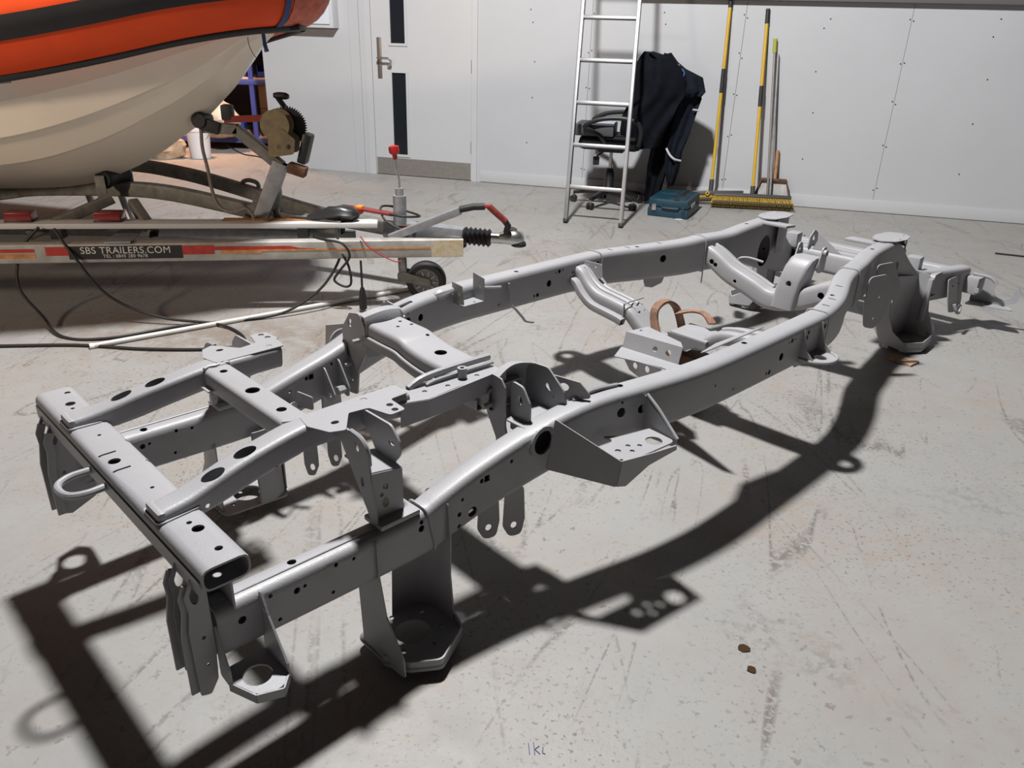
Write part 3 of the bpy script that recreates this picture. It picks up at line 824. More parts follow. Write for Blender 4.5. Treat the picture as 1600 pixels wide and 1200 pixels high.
# folded bracket behind the gearbox crossmember
b = B(); quad_plate(b, [(1.305, .055, .305), (1.30, -.185, .318), (1.285, -.185, .262), (1.29, .055, .25)], .003, [(.135, .03, .010), (.19, .03, .011)]); o = part(b, 'folded_bracket')
b = B(); quad_plate(b, [(1.305, .055, .305), (1.30, -.185, .318), (1.34, -.15, .316), (1.40, .03, .308)], .003, [(.03, .045, .006)]); part(b, 'bracket_top', o)
b = B(); quad_plate(b, [(1.29, .06, .25), (1.285, -.20, .262), (1.20, -.40, .30), (1.19, -.36, .295), (1.225, -.16, .262), (1.20, .02, .25)], .003); part(b, 'bracket_foot', o)
b = B(); quad_plate(b, [(1.215, -.01, .252), (1.215, -.17, .262), (1.215, -.15, .225), (1.215, -.10, .195), (1.215, -.04, .215)], .003, [(.05, .018, .010, .012), (.10, .018, .010, .012)]); part(b, 'bracket_drop', o)
b = B(); quad_plate(b, [(1.0, -.445, .463), (1.32, -.445, .460), (1.30, -.40, .448), (1.16, -.375, .44), (1.0, -.43, .455)], .003); part(b, 'rail_gusset', o)

# mid body mount: hooped shelf
for s in (-1, 1):
    b = B(); pZ(b, .345, fillet([(1.44, .515), (1.44, .56), (1.475, .60), (1.525, .605), (1.565, .575), (1.565, .515)], .02), [circle2(1.505, .562, .020, n=20)], .004, s); o = part(b, 'mid_body_mount')
    for X, t in ((1.442, 0), (1.563, 0)):
        b = B(); b.plate((X, 0, 0), AY * s, AZ, fillet([(.517, .44), (.525, .445), (.54, .38), (.575, .345), (.517, .33)], .01), (), .004); part(b, 'side_web', o)
    b = B(); b.tube(bez([(1.44, s * .52, .348), (1.442, s * .565, .348), (1.475, s * .602, .348), (1.525, s * .606, .348), (1.563, s * .578, .348), (1.565, s * .52, .348)], 5), .005, 8); part(b, 'rim', o)
    b = B(); b.plate((1.50, s * .50, 0), AX, AZ, fillet([(-.05, .34), (.06, .34), (.04, .30), (-.04, .305)], .01), (), .004); part(b, 'under_flange', o)

# engine crossmember with the mounting tower
b = B()
pth = bez([(2.22, .33, .395), (2.22, .27, .375), (2.22, .19, .330), (2.22, .12, .305), (2.22, .06, .285), (2.22, .0, .262), (2.22, -.06, .262), (2.22, -.14, .285), (2.22, -.2, .315), (2.22, -.27, .35), (2.22, -.33, .37)], 4)
b.sweep([(p, .10, .085, .022) for p in pth], .003)
cut = B()
for Y, Z, r in ((.265, .365, .012), (.245, .355, .010), (.14, .305, .008), (-.245, .335, .014)): cut.cyl((2.15, Y, Z), (2.20, Y, Z), r, 16)
cut.cyl((2.21, .285, .38), (2.21, .285, .47), .007, 12)
xm4 = part(b, 'engine_crossmember', cuts=cut)
b = B(); b.tube([p + V(.01, 0, .040) for p in pth[2:22]], .014, 8); part(b, 'pressed_rib', xm4)
b = B(); b.sweep([((2.21, -.095, .26), .10, .095, .02), ((2.21, -.105, .32), .10, .092, .022), ((2.22, -.115, .39), .09, .09, .022), ((2.24, -.125, .44), .07, .088, .018), ((2.265, -.13, .462), .04, .086, .01)], .003, True, (0, 1, 0)) if False else None
ring = []
for x0, x1, y0, y1, z in ((2.155, 2.27, -.145, -.045, .245), (2.155, 2.27, -.150, -.052, .31), (2.160, 2.27, -.157, -.060, .37), (2.175, 2.27, -.165, -.068, .42), (2.20, 2.27, -.172, -.075, .452), (2.225, 2.268, -.176, -.08, .462)):
    ring.append([V(p[0], p[1], z) for p in fillet([(x0, y0), (x1, y0), (x1, y1), (x0, y1)], .016, 3)])
b = B().rings(ring); cut = B(); cut.cyl((2.12, -.108, .355), (2.19, -.108, .355), .012, 16)
et = part(b, 'engine_mount_tower', CH, cut)
for y in (-.078, -.182):
    b = B(); b.plate((2.265, y, 0), AX, AZ, fillet([(-.03, .40), (.03, .40), (.03, .47), (.015, .505), (-.012, .505), (-.028, .46)], .016), [circle2(.002, .482, .008)], .006); part(b, 'mount_ear', et)
b = B(); b.washer((2.262, -.186, .482), (2.262, -.198, .482), .014, .007, 14); part(b, 'mount_nut', et)
b = B(); b.tube(bez([(2.36, .25, .33), (2.36, .235, .355), (2.38, .20, .36), (2.40, .14, .35)], 5), .0055, 8); part(b, 'bent_rod', xm4)
# jacking tab under the left rail
b = B(); pY(b, .40, fillet([(1.86, .312), (2.03, .318), (2.0, .27), (1.93, .262), (1.88, .275)], .012), (), .004); part(b, 'jacking_tab')
b = B(); pY(b, -.40, fillet([(1.86, .312), (2.03, .318), (2.0, .27), (1.93, .262), (1.88, .275)], .012), (), .004); part(b, 'jacking_tab')

# front towers, coil seats and webs
for s in (-1, 1):
    ol = fillet([(2.59, .275), (2.63, .325), (2.71, .340), (2.79, .325), (2.82, .275), (2.80, .225), (2.70, .21), (2.62, .225)], .03)
    b = B(); pZ(b, .497, ol, [circle2(2.78, .30, .006), circle2(2.69, .32, .006)], .004, s); tw = part(b, 'coil_tower')
    arcs = [(2.70 + .115 * math.cos(a), s * (.278 + .058 * math.sin(a))) for a in [-1.9 + 2.7 * i / 16 for i in range(17)]]
    cutb = B()
    cutb.box((2.81, s * .297, .425), (.06, .028, .05)); cutb.cyl((2.85, s * .262, .45), (2.78, s * .262, .45), .010, 14); cutb.cyl((2.85, s * .33, .445), (2.75, s * .33, .445), .008, 12); cutb.cyl((2.85, s * .335, .40), (2.75, s * .335, .40), .008, 12)
    bb = B().rings([[V(x, y, .33), V(x, y, .495), V(2.70 + (x - 2.70) * .96, s * .278 + (y - s * .278) * .95, .495), V(2.70 + (x - 2.70) * .96, s * .278 + (y - s * .278) * .95, .33)] for x, y in arcs]); part(bb, 'tower_wall', tw, cutb)
    # webs down to the coil seat
    b = B(); pX(b, 2.70, fillet([(.26, .42), (.335, .40), (.332, .30), (.345, .16), (.375, .09), (.45, .04), (.44, .015), (.33, .03), (.285, .10), (.265, .20)], .02), [circle2(.30, .33, .006), circle2(.31, .20, .005)], .005, s); part(b, 'seat_web', tw)
    b = B(); pX(b, 2.935, fillet([(.33, .30), (.365, .318), (.40, .315), (.412, .26), (.43, .15), (.472, .08), (.476, .03), (.34, .03)], .012), (), .005, s); fw_ = part(b, 'seat_web', tw)
    b = B(); b.box((2.925, s * .412, .20), (.018, .02, .20), None, .004); part(b, 'web_flange', tw)
    b = B(); pY(b, .345, [(2.70, .04), (2.935, .04), (2.935, .30), (2.70, .34)], [circle2(2.76, .16, .005), circle2(2.76, .12, .005)], .004, s); part(b, 'seat_back', tw)
    ol = fillet([(2.70, .33), (2.945, .33), (2.96, .43), (2.90, .482), (2.77, .49), (2.70, .44)], .04)
    b = B(); pZ(b, .026, ol, [circle2(2.80, .40, .042, n=26), circle2(2.88, .41, .005), circle2(2.87, .455, .005)], .005, s); st = part(b, 'coil_seat')
    idx = [i for i, (x, y) in enumerate(ol) if y > .335]
    b = B().rings([[V(ol[i][0], s * ol[i][1], .010), V(ol[i][0], s * ol[i][1], .055), V(2.82 + (ol[i][0] - 2.82) * .95, s * (.40 + (ol[i][1] - .40) * .95), .055), V(2.82 + (ol[i][0] - 2.82) * .95, s * (.40 + (ol[i][1] - .40) * .95), .010)] for i in idx]); part(b, 'seat_lip', st)
    # wishbone ears outboard of the rail bend
    b = B(); b.plate((2.33, s * .40, 0), V(.87, .5 * s, 0), AZ, fillet([(-.05, .42), (.03, .43), (.07, .36), (.06, .26), (.02, .20), (-.03, .21), (-.05, .30)], .025), [circle2(.01, .34, .008), circle2(.01, .245, .006)], .005); part(b, 'wishbone_ear')
    b = B(); b.plate((2.46, s * .37, 0), V(.87, .5 * s, 0), AZ, fillet([(-.05, .44), (.03, .45), (.08, .36), (.10, .30), (.05, .28), (-.02, .30)], .02), [circle2(.02, .36, .008)], .005); part(b, 'wishbone_ear')
    b = B(); b.box((2.60, s * .20, .482), (.09, .13, .012), rotm(0, .08, 0), .004); part(b, 'top_bracket', tw)

# front box crossmember and the slimmer bar behind it
b = B(); b.sweep([((3.09, y, .245), .17, .11, .024) for y in (-.40, -.2, 0, .2, .40)], .004)
cut = B(); cut.cyl((2.97, .30, .255), (3.03, .30, .255), .032, 22); cut.cyl((2.97, -.335, .262), (3.25, -.335, .262), .028, 20)
cut.cyl((3.08, .10, .28), (3.08, .10, .32), .008, 12); cut.cyl((3.07, -.08, .28), (3.07, -.08, .32), .008, 12)
xm5 = part(b, 'front_crossmember', cuts=cut)
part(B().washer((3.006, .30, .255), (2.996, .30, .255), .040, .031, 24), 'ring_boss', xm5)
b = B(); b.tube([(3.03, y, .300) for y in (-.30, 0, .37)], .010, 8); b.tube([(3.10, y, .302) for y in (-.30, 0, .37)], .009, 8); part(b, 'pressed_rib', xm5)
b = B(); b.sweep([((3.24, y, .27), .06, .05, .012) for y in (-.42, -.2, 0, .2, .42)], .003); part(b, 'radiator_bar', xm5)
for s in (-1, 1):
    b = B(); b.box((3.0, s * .30, .335), (.07, .06, .07), rotm(0, 0, .1), .006); part(b, 'bar_bracket', xm5)
    b = B(); b.plate((3.05, s * .22, .30), AX, AZ, fillet([(-.05, 0), (.06, 0), (.04, .07), (.0, .09), (-.04, .06)], .012), [circle2(0, .05, .014)], .005); part(b, 'bar_bracket', xm5)
    b = B(); quad_plate(b, [(3.02, s * .20, .30), (3.02, s * .05, .30), (3.02, s * .17, .375)], .004); part(b, 'gusset', xm5)
    # front lower ears
    for X in (3.17, 3.235):
        b = B(); b.plate((X - .02, s * .49, 0), V(.94, .35 * s, 0), V(0, s * -.2, 1).normalized(), fillet([(-.03, .27), (.03, .28), (.03, .16), (.02, .11), (-.02, .11), (-.03, .18)], .014), [circle2(0, .235, .005)], .005); part(b, 'front_ear')
    b = B(); b.tube(bez([(3.14, s * .475, .15), (3.15, s * .49, .115), (3.19, s * .49, .105), (3.22, s * .48, .13)], 4), .008, 8); part(b, 'front_ear')
    # end hook with the round recess
    ol = [(.47, .262), (.53, .255), (.565, .235)] + [(.605 + .044 * math.cos(q), .190 + .040 * math.sin(q)) for q in [math.radians(v) for v in range(140, 391, 16)]] + [(.660, .222), (.676, .19), (.668, .145), (.615, .116), (.47, .118)]
    b = B(); b.plate((3.345, 0, 0), (AY * s + AX * .12).normalized(), AZ, ol, (), .006)
    hk = part(b, 'end_hook')
    b = B(); b.box((3.325, s * .485, .215), (.075, .07, .085), rotm(0, 0, .12 * s), .012); part(b, 'end_block', hk)
    b = B(); b.cyl((3.275, s * .515, .20), (3.287, s * .515, .20), .012, 14); part(b, 'end_bolt', hk)
    b = B(); pZ(b, .116, fillet([(3.32, .47), (3.40, .47), (3.42, .64), (3.37, .668)], .01), (), .005, s); part(b, 'hook_foot', hk)
    b = B(); b.tube(bez([(3.33, s * .47, .265), (3.345, s * .54, .258), (3.35, s * .57, .238)], 4), .008, 8); part(b, 'hook_bead', hk)

# ------------------------------------------------------------------ inflatable-tubed boat on its trailer
HULLC = mat('cream_gelcoat', (0.86, 0.755, 0.62, 1), 0.32, 0, 0.03, 3, coat=0.3)
ORANGE = mat('orange_tube_fabric', (0.80, 0.075, 0.012, 1), 0.55, 0, 0.08, 4, 0.1, 120, spec=0.25)
ORANGEFADE = mat('faded_orange_fabric', (0.52, 0.12, 0.07, 1), 0.6, 0, 0.3, 18)
BLACKFAB = mat('black_rubber_fabric', (0.014, 0.013, 0.015, 1), 0.55, 0, 0.2, 12)
BLUESTRAP = mat('blue_webbing', (0.035, 0.07, 0.20, 1), 0.7)
BU = V(-.9917, .129, 0)      # aft
BV = V(-.129, -.9917, 0)     # towards the camera side
KB, CAM_DZ = .93, .088          # boat scaled about the camera to sit nearer, same outline in the image
BO = V(-1.023, 3.72, 0)
BOAT = empty('rigid_inflatable_boat', BO); tag(BOAT, 'orange inflatable-tubed boat with a cream hull on a trailer', 'boat')
def bp_(s, v, z): return BU * s * KB + BV * v * KB + AZ * (CAM_DZ + z * KB)
def lerp_tab(tab, s):
    if s <= tab[0][0]: return tab[0][1:]
    for a, c in zip(tab[:-1], tab[1:]):
        if a[0] <= s <= c[0]:
            t = (s - a[0]) / (c[0] - a[0])
            return tuple(a[i] + (c[i] - a[i]) * t for i in range(1, len(a)))
    return tab[-1][1:]
TUBE = [(0, 0, 1.455), (.045, .12, 1.45), (.16, .255, 1.43), (.36, .39, 1.385), (.62, .515, 1.315), (.95, .65, 1.24), (1.35, .78, 1.175), (1.9, .90, 1.125), (2.6, .97, 1.09), (3.6, 1.0, 1.075), (4.7, .99, 1.075)]
RT = .205 * KB
half = [bp_(*t) for t in bez(TUBE, 5)]
mir = [bp_(t.x, -t.y, t.z) for t in bez(TUBE, 5)][1:]
full = mir[::-1] + half
n = len(full)
rad = [RT] * n
for i, fct in enumerate((.25, .55, .75, .87, .94, .98)):
    rad[i] = RT * fct; rad[n - 1 - i] = RT * fct
part_t = B().tube(full, rad, 28).obj('inflatable_tube', ORANGE, BOAT, 60)
# black rubbing strake along the widest line, dark seam band under the tube
def along(off_fn, w, h, name, m, rng, side):
    pts = [bp_(t.x, side * t.y, t.z) for t in bez(TUBE, 5)]
    rings = []
    for j in range(rng[0], rng[1]):
        p = pts[j]; tg = (pts[min(j + 1, len(pts) - 1)] - pts[max(j - 1, 0)]).normalized()
        out = tg.cross(AZ).normalized()
        if out.dot(BV * side) < 0 and j > 2: out = -out
        if j <= 2:
            out = (-BU * (1 - j * .25) + BV * side * (.3 * j)).normalized()
        ring = []
        for da in (-w / 2, -w / 4, 0, w / 4, w / 2):
            a = off_fn + da
            ring.append(p + (out * math.cos(a) + AZ * math.sin(a)) * (RT + h))
        for da in (w / 2, -w / 2):
            a = off_fn + da
            ring.append(p + (out * math.cos(a) + AZ * math.sin(a)) * (RT - .01))
        rings.append(ring)
    return B().rings(rings).obj(name, m, BOAT, 50)
NB = len(bez(TUBE, 5))
for side in (1, -1):
    along(-.13, .42, .012, 'rubbing_strake', BLACKFAB, (7, NB - 5), side)
    pts = [bp_(t.x, side * t.y, t.z) for t in bez(TUBE, 5)]
    seam = []
    for j in range(3, NB - 5):
        tg = (pts[j + 1] - pts[j - 1]).normalized(); out = tg.cross(AZ).normalized()
        if out.dot(BV * side) < 0: out = -out
        seam.append(pts[j] + (out * math.cos(-1.30) + AZ * math.sin(-1.30)) * RT)
    B().tube(seam, .021, 8).obj('seam_band', BLACKFAB, BOAT, 50)
# nose patch: scuffed fabric cone and a blue strap round it
pts = full; c = len(full) // 2
B().tube(full[c - 5:c + 6], RT + .004, 28, caps=False).obj('nose_patch', ORANGEFADE, BOAT, 60)
B().tube(full[c + 5:c + 7], RT + .007, 28, caps=False).obj('nose_strap', BLUESTRAP, BOAT, 60)
b = B(); q = bp_(.015, .03, 1.245)
b.box(q + V(.01, 0, .0), (.16, .13, .022), rotm(0, -.12, 0), .008); b.obj('bow_pad', BLACKFAB, BOAT)
b = B(); q = bp_(.06, .16, 1.262); b.tube(bez([q, q + V(.004, 0, -.04), q + V(.006, 0, -.075), q + V(.012, 0, -.105)], 4), [.008, .009, .009, .008, .008, .008, .008, .008, .009, .009, .009, .010, .010], 6); b.obj('strap_tail', BLUESTRAP, BOAT)
b = B(); q = bp_(.15, .12, 1.24); b.tube(bez([q, q + V(.0, 0, -.05), q + V(.012, 0, -.09), q + V(.035, 0, -.12)], 5), .0015, 5); b.obj('loose_thread', BLACKFAB, BOAT)

# hull: keel line, two spray rails, gunwale under the tube
KEEL = [(.02, 1.27), (.10, 1.20), (.17, 1.14), (.28, 1.00), (.37, .915), (.48, .82), (.60, .74), (.75, .645), (.92, .56), (1.2, .465), (1.65, .42), (2.5, .40), (4.6, .40)]
KE = [(k.x, k.y) for k in bez([(a, c_, 0) for a, c_ in KEEL], 4)]
rings = []
for s, zk in KE:
    v, z = lerp_tab(TUBE, max(s - .02, 0))
    gv, gz = max(v - .075, .012), z - .185
    gz = max(gz, zk + .012)
    f = min(1, s / 1.3)
    prof = [(0, zk), (gv * .30, zk + (gz - zk) * .15), (gv * .55, zk + (gz - zk) * .30), (gv * .60, zk + (gz - zk) * .315), (gv * .80, zk + (gz - zk) * (.52)), (gv * .855, zk + (gz - zk) * .535), (gv * .97, zk + (gz - zk) * .80), (gv, gz)]
    ring = [bp_(s, a, q) for a, q in prof] + [bp_(s, -a, q) for a, q in prof[::-1][:-1]]
    rings.append(ring)
hb_ = B(); hb_.rings(rings)
hb_.obj('hull', HULLC, BOAT, 12)
b = B(); q = bp_(.50, .012, .80); b.washer(q - V(0, .02, 0), q + V(0, .02, 0), .018, .008, 14); b.obj('bow_eye', GALVDULL, BOAT)
b = B(); b.box(bp_(2.8, 0, 1.02), (3.3, 1.42, .03), rotm(0, 0, math.atan2(BU.y, BU.x))); b.obj('deck', mat('deck_grey', (.3, .3, .3, 1), .7), BOAT, 0)

# ------------------------------------------------------------------ boat trailer
WHITEBEAM = mat('white_decal_beam', (0.42, 0.41, 0.39, 1), 0.5, 0.1, 0.12, 10, var_col=(0.27, 0.26, 0.24, 1))
DECRED = mat('decal_red', (0.40, 0.03, 0.02, 1), 0.5, 0, 0.2, 30)
DECOR = mat('decal_orange', (0.52, 0.22, 0.07, 1), 0.55, 0, 0.3, 30)
DECBLK = mat('decal_black', (0.012, 0.012, 0.012, 1), 0.45)
DECWHITE = mat('decal_white', (0.62, 0.62, 0.60, 1), 0.5)
DECYEL = mat('aged_reflector', (0.48, 0.36, 0.17, 1), 0.35, 0, 0.4, 40, var_col=(0.55, 0.52, 0.44, 1))
RUST = mat('rusty_metal', (0.12, 0.055, 0.03, 1), 0.8, 0.2, 0.4, 30)
YRUST = mat('yellow_passivated_zinc', (0.26, 0.20, 0.10, 1), 0.55, 0.4, 0.3, 25, var_col=(0.16, 0.13, 0.10, 1))
TR = empty('boat_trailer', (-1.3, 3.9, 0)); tag(TR, 'galvanised boat trailer with decal stripes along its drawbar', 'trailer')
TB = V(-1.3, 3.9, 0)
CAM_SCALE = [1.0]                   # winch gear and keel beam are scaled about the camera like the boat
def tp(b, name, m, parent=TR, smooth=35, cuts=None):
    if CAM_SCALE[0] != 1.0: b.v = [q * CAM_SCALE[0] + AZ * CAM_DZ for q in b.v]
    for q in b.v: q -= TB
    if cuts:
        for q in cuts.v: q -= TB
    return b.obj(name, m, parent, smooth, cuts)
def bar(a, c, w, h, r=.008, hollow=True):
    a, c = Vector(a), Vector(c)
    return B().sweep([(a, w, h, r), (a.lerp(c, .5), w, h, r), (c, w, h, r)], .004, hollow)
NA, NC = V(-.262, 3.745, .296), V(-2.55, 3.352, .294)     # near drawbar leg
ND = (NC - NA).normalized()
near = tp(bar(NA, NA + ND * 5.2, .06, .088), 'drawbar_leg', WHITEBEAM)
NS = V(ND.y, -ND.x, 0); NS = NS if NS.y < 0 else -NS        # outward normal (towards the camera)
def decal(s0, s1, z0, z1, m, name, parent=near, off=.0308, t=.0012, pts=None):
    b = B(); o = NA + ND * s0; o.z = 0
    ol = pts or [(0, z0), (s1 - s0, z0), (s1 - s0, z1), (0, z1)]
    b.plate(o + NS * off, ND, AZ, ol, (), t); return tp(b, name, m, parent, 0)
decal(0.0, .155, .256, .336, DECYEL, 'front_reflector')
decal(.16, .95, .296, .304, DECOR, 'orange_stripe')
decal(.95, 1.13, .286, .302, DECOR, 'orange_stripe')
decal(1.0, 1.16, .303, .320, DECRED, 'red_stripe')
decal(.70, 1.0, 0, 0, DECRED, 'red_stripe', pts=[(.0, .304), (.3, .304), (.3, .319), (.12, .319), (.08, .309)])
decal(1.16, 1.30, .284, .326, DECRED, 'decal_end')
decal(1.30, 1.79, .268, .328, DECBLK, 'decal_panel')
decal(1.79, 1.885, .286, .326, DECRED, 'decal_end')
decal(1.93, 3.4, .302, .318, DECRED, 'red_stripe')
decal(1.93, 3.4, .276, .296, DECOR, 'orange_stripe')
# lettering on the decal (reads left to right for the camera, so along -ND)
def letter(body, size, s, z, sp=1.0, bold=0):
    X = -ND; Y = AZ; Z = NS
    o = NA + ND * s; o.z = z; o = o + NS * .0322 - TB
    M = Matrix(((X.x, Y.x, Z.x, o.x), (X.y, Y.y, Z.y, o.y), (X.z, Y.z, Z.z, o.z), (0, 0, 0, 1)))
    text_mesh(body, size, .0006, DECWHITE, 'decal_lettering', near, M, sp, bold)
letter('SBS TRAILERS.COM', .044, 1.545, .307, 1.05)
letter('TEL : 0845 280 9678', .021, 1.55, .281, 1.08)
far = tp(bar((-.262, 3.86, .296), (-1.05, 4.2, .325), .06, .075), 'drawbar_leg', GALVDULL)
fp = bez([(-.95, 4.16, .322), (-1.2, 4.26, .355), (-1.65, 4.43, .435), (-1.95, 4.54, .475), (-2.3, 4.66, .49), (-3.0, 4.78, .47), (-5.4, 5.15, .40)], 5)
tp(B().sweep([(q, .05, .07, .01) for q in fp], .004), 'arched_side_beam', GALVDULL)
CAM_SCALE[0] = KB
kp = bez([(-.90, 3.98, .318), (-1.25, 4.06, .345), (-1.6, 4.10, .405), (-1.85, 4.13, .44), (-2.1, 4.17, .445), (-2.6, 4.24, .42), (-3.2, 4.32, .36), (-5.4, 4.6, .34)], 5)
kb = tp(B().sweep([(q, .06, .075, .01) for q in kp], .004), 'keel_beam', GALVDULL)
CAM_SCALE[0] = 1.0
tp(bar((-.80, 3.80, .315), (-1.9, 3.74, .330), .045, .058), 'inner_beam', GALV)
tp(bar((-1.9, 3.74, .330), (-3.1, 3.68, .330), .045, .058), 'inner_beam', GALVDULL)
b = B(); b.plate((-1.86, 3.70, 0), V(.98, .17, 0), AZ, [(-.13, .335), (.02, .335), (.11, .375), (-.02, .375)], (), .006); tp(b, 'beam_bracket', GALV)
b = B(); b.box((-1.83, 3.58, .345), (.11, .28, .008), rotm(0, 0, .17)); tp(b, 'cross_plate', GALV)
# keel roller and its brackets
CAM_SCALE[0] = KB
b = B(); b.lathe([(.02, -.085), (.045, -.085), (.052, -.07), (.044, -.03), (.040, 0), (.044, .03), (.052, .07), (.045, .085), (.02, .085)], (-2.12, 4.13, .515), (.25, 1, 0), 20); tp(b, 'keel_roller', BLACKRUB, kb)
for dy in (-.10, .10):
    b = B(); b.box((-2.12 + dy * .25, 4.13 + dy, .475), (.05, .008, .12)); tp(b, 'roller_bracket', GALVDULL, kb)
tp(bar((-1.98, 4.0, .41), (-1.83, 3.86, .285), .05, .05), 'strut', GALVDULL)
tp(bar((-2.08, 4.0, .43), (-2.42, 3.78, .28), .05, .05), 'strut', GALVDULL)
CAM_SCALE[0] = 1.0
for x in (-2.38, -2.2): tp(B().tube([(x, 4.3, .45), (x + .07, 4.25, .25)], .018, 10), 'stay', GALV)
b = B(); b.tube(bez([(-1.52, 4.40, .42), (-1.54, 4.40, .455), (-1.50, 4.39, .47), (-1.45, 4.38, .455), (-1.45, 4.38, .41)], 4), .012, 8); tp(b, 'guide_hoop', GALVDULL)
tp(B().tube([(-1.45, 4.38, .42), (-1.44, 4.37, .30)], .012, 8), 'stay', GALVDULL)
# winch post
CAM_SCALE[0] = KB
tp(bar((-1.335, 4.02, .335), (-1.20, 4.02, .63), .06, .075, .006), 'winch_post', GALV)
tp(bar((-1.245, 4.05, .33), (-1.24, 4.05, .50), .05, .03, .004), 'post_brace', GALVDULL)
b = B(); b.plate((-1.37, 4.0, 0), AX, AZ, fillet([(-.06, .33), (.12, .33), (.10, .42), (.02, .45)], .008), [circle2(.08, .38, .008)], .006); tp(b, 'post_gusset', GALVDULL)
tp(bar((-1.20, 4.02, .61), (-1.41, 4.02, .785), .05, .055, .006), 'winch_arm', GALVDULL)
tp(bar((-1.40, 4.02, .785), (-1.585, 4.02, .79), .05, .05, .006), 'winch_arm', GALVDULL)
b = B(); b.lathe([(.012, -.06), (.034, -.06), (.040, -.03), (.034, 0), (.040, .03), (.034, .06), (.012, .06)], (-1.575, 4.03, .825), AY, 18); tp(b, 'snubber_block', BLACKRUB)
b = B(); b.box((-1.53, 4.0, .80), (.10, .04, .06), rotm(0, .3, 0), .01); tp(b, 'snubber_cup', BLACKRUB)
# winch: side plates, drum, gear, crank
b = B(); ol = fillet([(-.06, -.14), (.07, -.12), (.08, -.05), (.02, .0), (-.05, -.02)], .02)
b.plate((-1.185, 3.965, .80), AX, AZ, ol, [circle2(0, -.085, .012), circle2(.045, -.085, .012)], .006); wn = tp(b, 'winch_frame', YRUST)
b = B(); b.plate((-1.185, 4.06, .80), AX, AZ, ol, (), .006); tp(b, 'winch_frame_side', YRUST, wn)
b = B(); b.lathe([(.072, -.045), (.072, -.040), (.03, -.036), (.03, .036), (.072, .040), (.072, .045)], (-1.20, 4.01, .815), AY, 28); tp(b, 'winch_drum', YRUST, wn)
b = B(); N = 48
ring_o = [(.098 if i % 2 else .086) for i in range(N * 2)]
ol = [(ring_o[i] * math.cos(PI * i / N), ring_o[i] * math.sin(PI * i / N)) for i in range(N * 2)]
b.plate((-1.165, 4.075, .80), AX, AZ, ol, [circle2(0, 0, .03)], .010); tp(b, 'winch_gear', BLACKPL, wn)
b = B(); b.box((-1.075, 4.04, .70), (.045, .09, .15), rotm(0, .3, 0), .012); tp(b, 'winch_cover', BLACKPL, wn)
b = B(); b.box((-1.115, 4.0, .60), (.09, .07, .05), rotm(0, .3, 0), .006); tp(b, 'post_clamp', RUST, wn)
cr = B(); cr.tube([(-1.150, 4.09, .85), (-1.185, 4.09, .90), (-1.215, 4.09, .945)], .014, 8); ck = tp(cr, 'crank_arm', BLACKPL)
b = B(); b.tube([(-1.225, 4.085, .944), (-1.20, 4.083, .944), (-1.165, 4.08, .942), (-1.150, 4.078, .941)], [.012, .017, .017, .011], 10); tp(b, 'crank_grip', BLACKPL, ck)
b = B(); b.box((-1.33, 3.99, .84), (.24, .03, .030), rotm(0, -.06, 0)); tp(b, 'winch_strap', mat('faded_red_webbing', (.22, .03, .02, 1), .8), wn)
b = B(); b.box((-1.435, 4.0, .865), (.055, .055, .075), None, .012); tp(b, 'strap_hook_guard', BLACKRUB, wn)
# coupling, overrun housing, handbrake
CAM_SCALE[0] = 1.0
b = B(); b.box((-.46, 3.82, .345), (.40, .075, .085), rotm(0, .06, -.10), .008); cp = tp(b, 'overrun_housing', GALV)
b = B(); prof = []
for i in range(13): prof.append((.046 if i % 2 else .034, i * .0115))
b.lathe([(.02, 0)] + prof + [(.02, .14)], (-.262, 3.80, .338), (.98, -.08, -.05), 20); tp(b, 'rubber_gaiter', BLACKRUB, cp)
b = B(); b.cyl((-.13, 3.79, .335), (-.06, 3.785, .332), .028, 18); tp(b, 'coupling_shaft', CHROME, cp)
hd = [(.0, .030), (.03, .036), (.07, .042), (.095, .040), (.115, .028), (.124, .008)]
b = B(); b.rings([[V(-.085 + x, 3.785 + h * math.sin(2 * PI * i / 16), .335 - .004 + (h * 1.15 if math.cos(2 * PI * i / 16) > 0 else h * .7) * math.cos(2 * PI * i / 16)) for i in range(16)] for x, h in hd]); tp(b, 'ball_head', CHROME, cp)
b = B(); b.lathe([(.03, 0), (.038, .004), (.036, .02), (.028, .026)], (.012, 3.785, .296), AZ, 18); tp(b, 'soft_bumper', BLACKRUB, cp)
b = B(); b.tube(bez([(-.05, 3.78, .36), (-.03, 3.78, .385), (.0, 3.78, .375)], 4), .010, 8); tp(b, 'head_lever', CHROME, cp)
hbk = tp(bar((-.615, 3.72, .335), (-.272, 3.72, .478), .022, .038, .005), 'handbrake_lever', GALV)
b = B(); b.tube([(-.275, 3.72, .482), (-.21, 3.72, .497), (-.155, 3.72, .500)], .0165, 12); tp(b, 'hand_grip', BLACKRUB, hbk)
b = B(); b.tube([(-.155, 3.72, .500), (-.135, 3.72, .502)], .009, 8); tp(b, 'grip_end', RED, hbk)
b = B(); b.tube([(-.135, 3.725, .50), (-.10, 3.73, .468), (-.055, 3.74, .428)], .0155, 12); tp(b, 'hand_grip', mat('worn_red_grip', (.20, .03, .02, 1), .6, 0, .4, 40), hbk)
b = B(); b.tube([(-.06, 3.74, .432), (-.042, 3.75, .405), (-.05, 3.76, .37)], .016, 10); tp(b, 'grip_end', BLACKRUB, hbk)
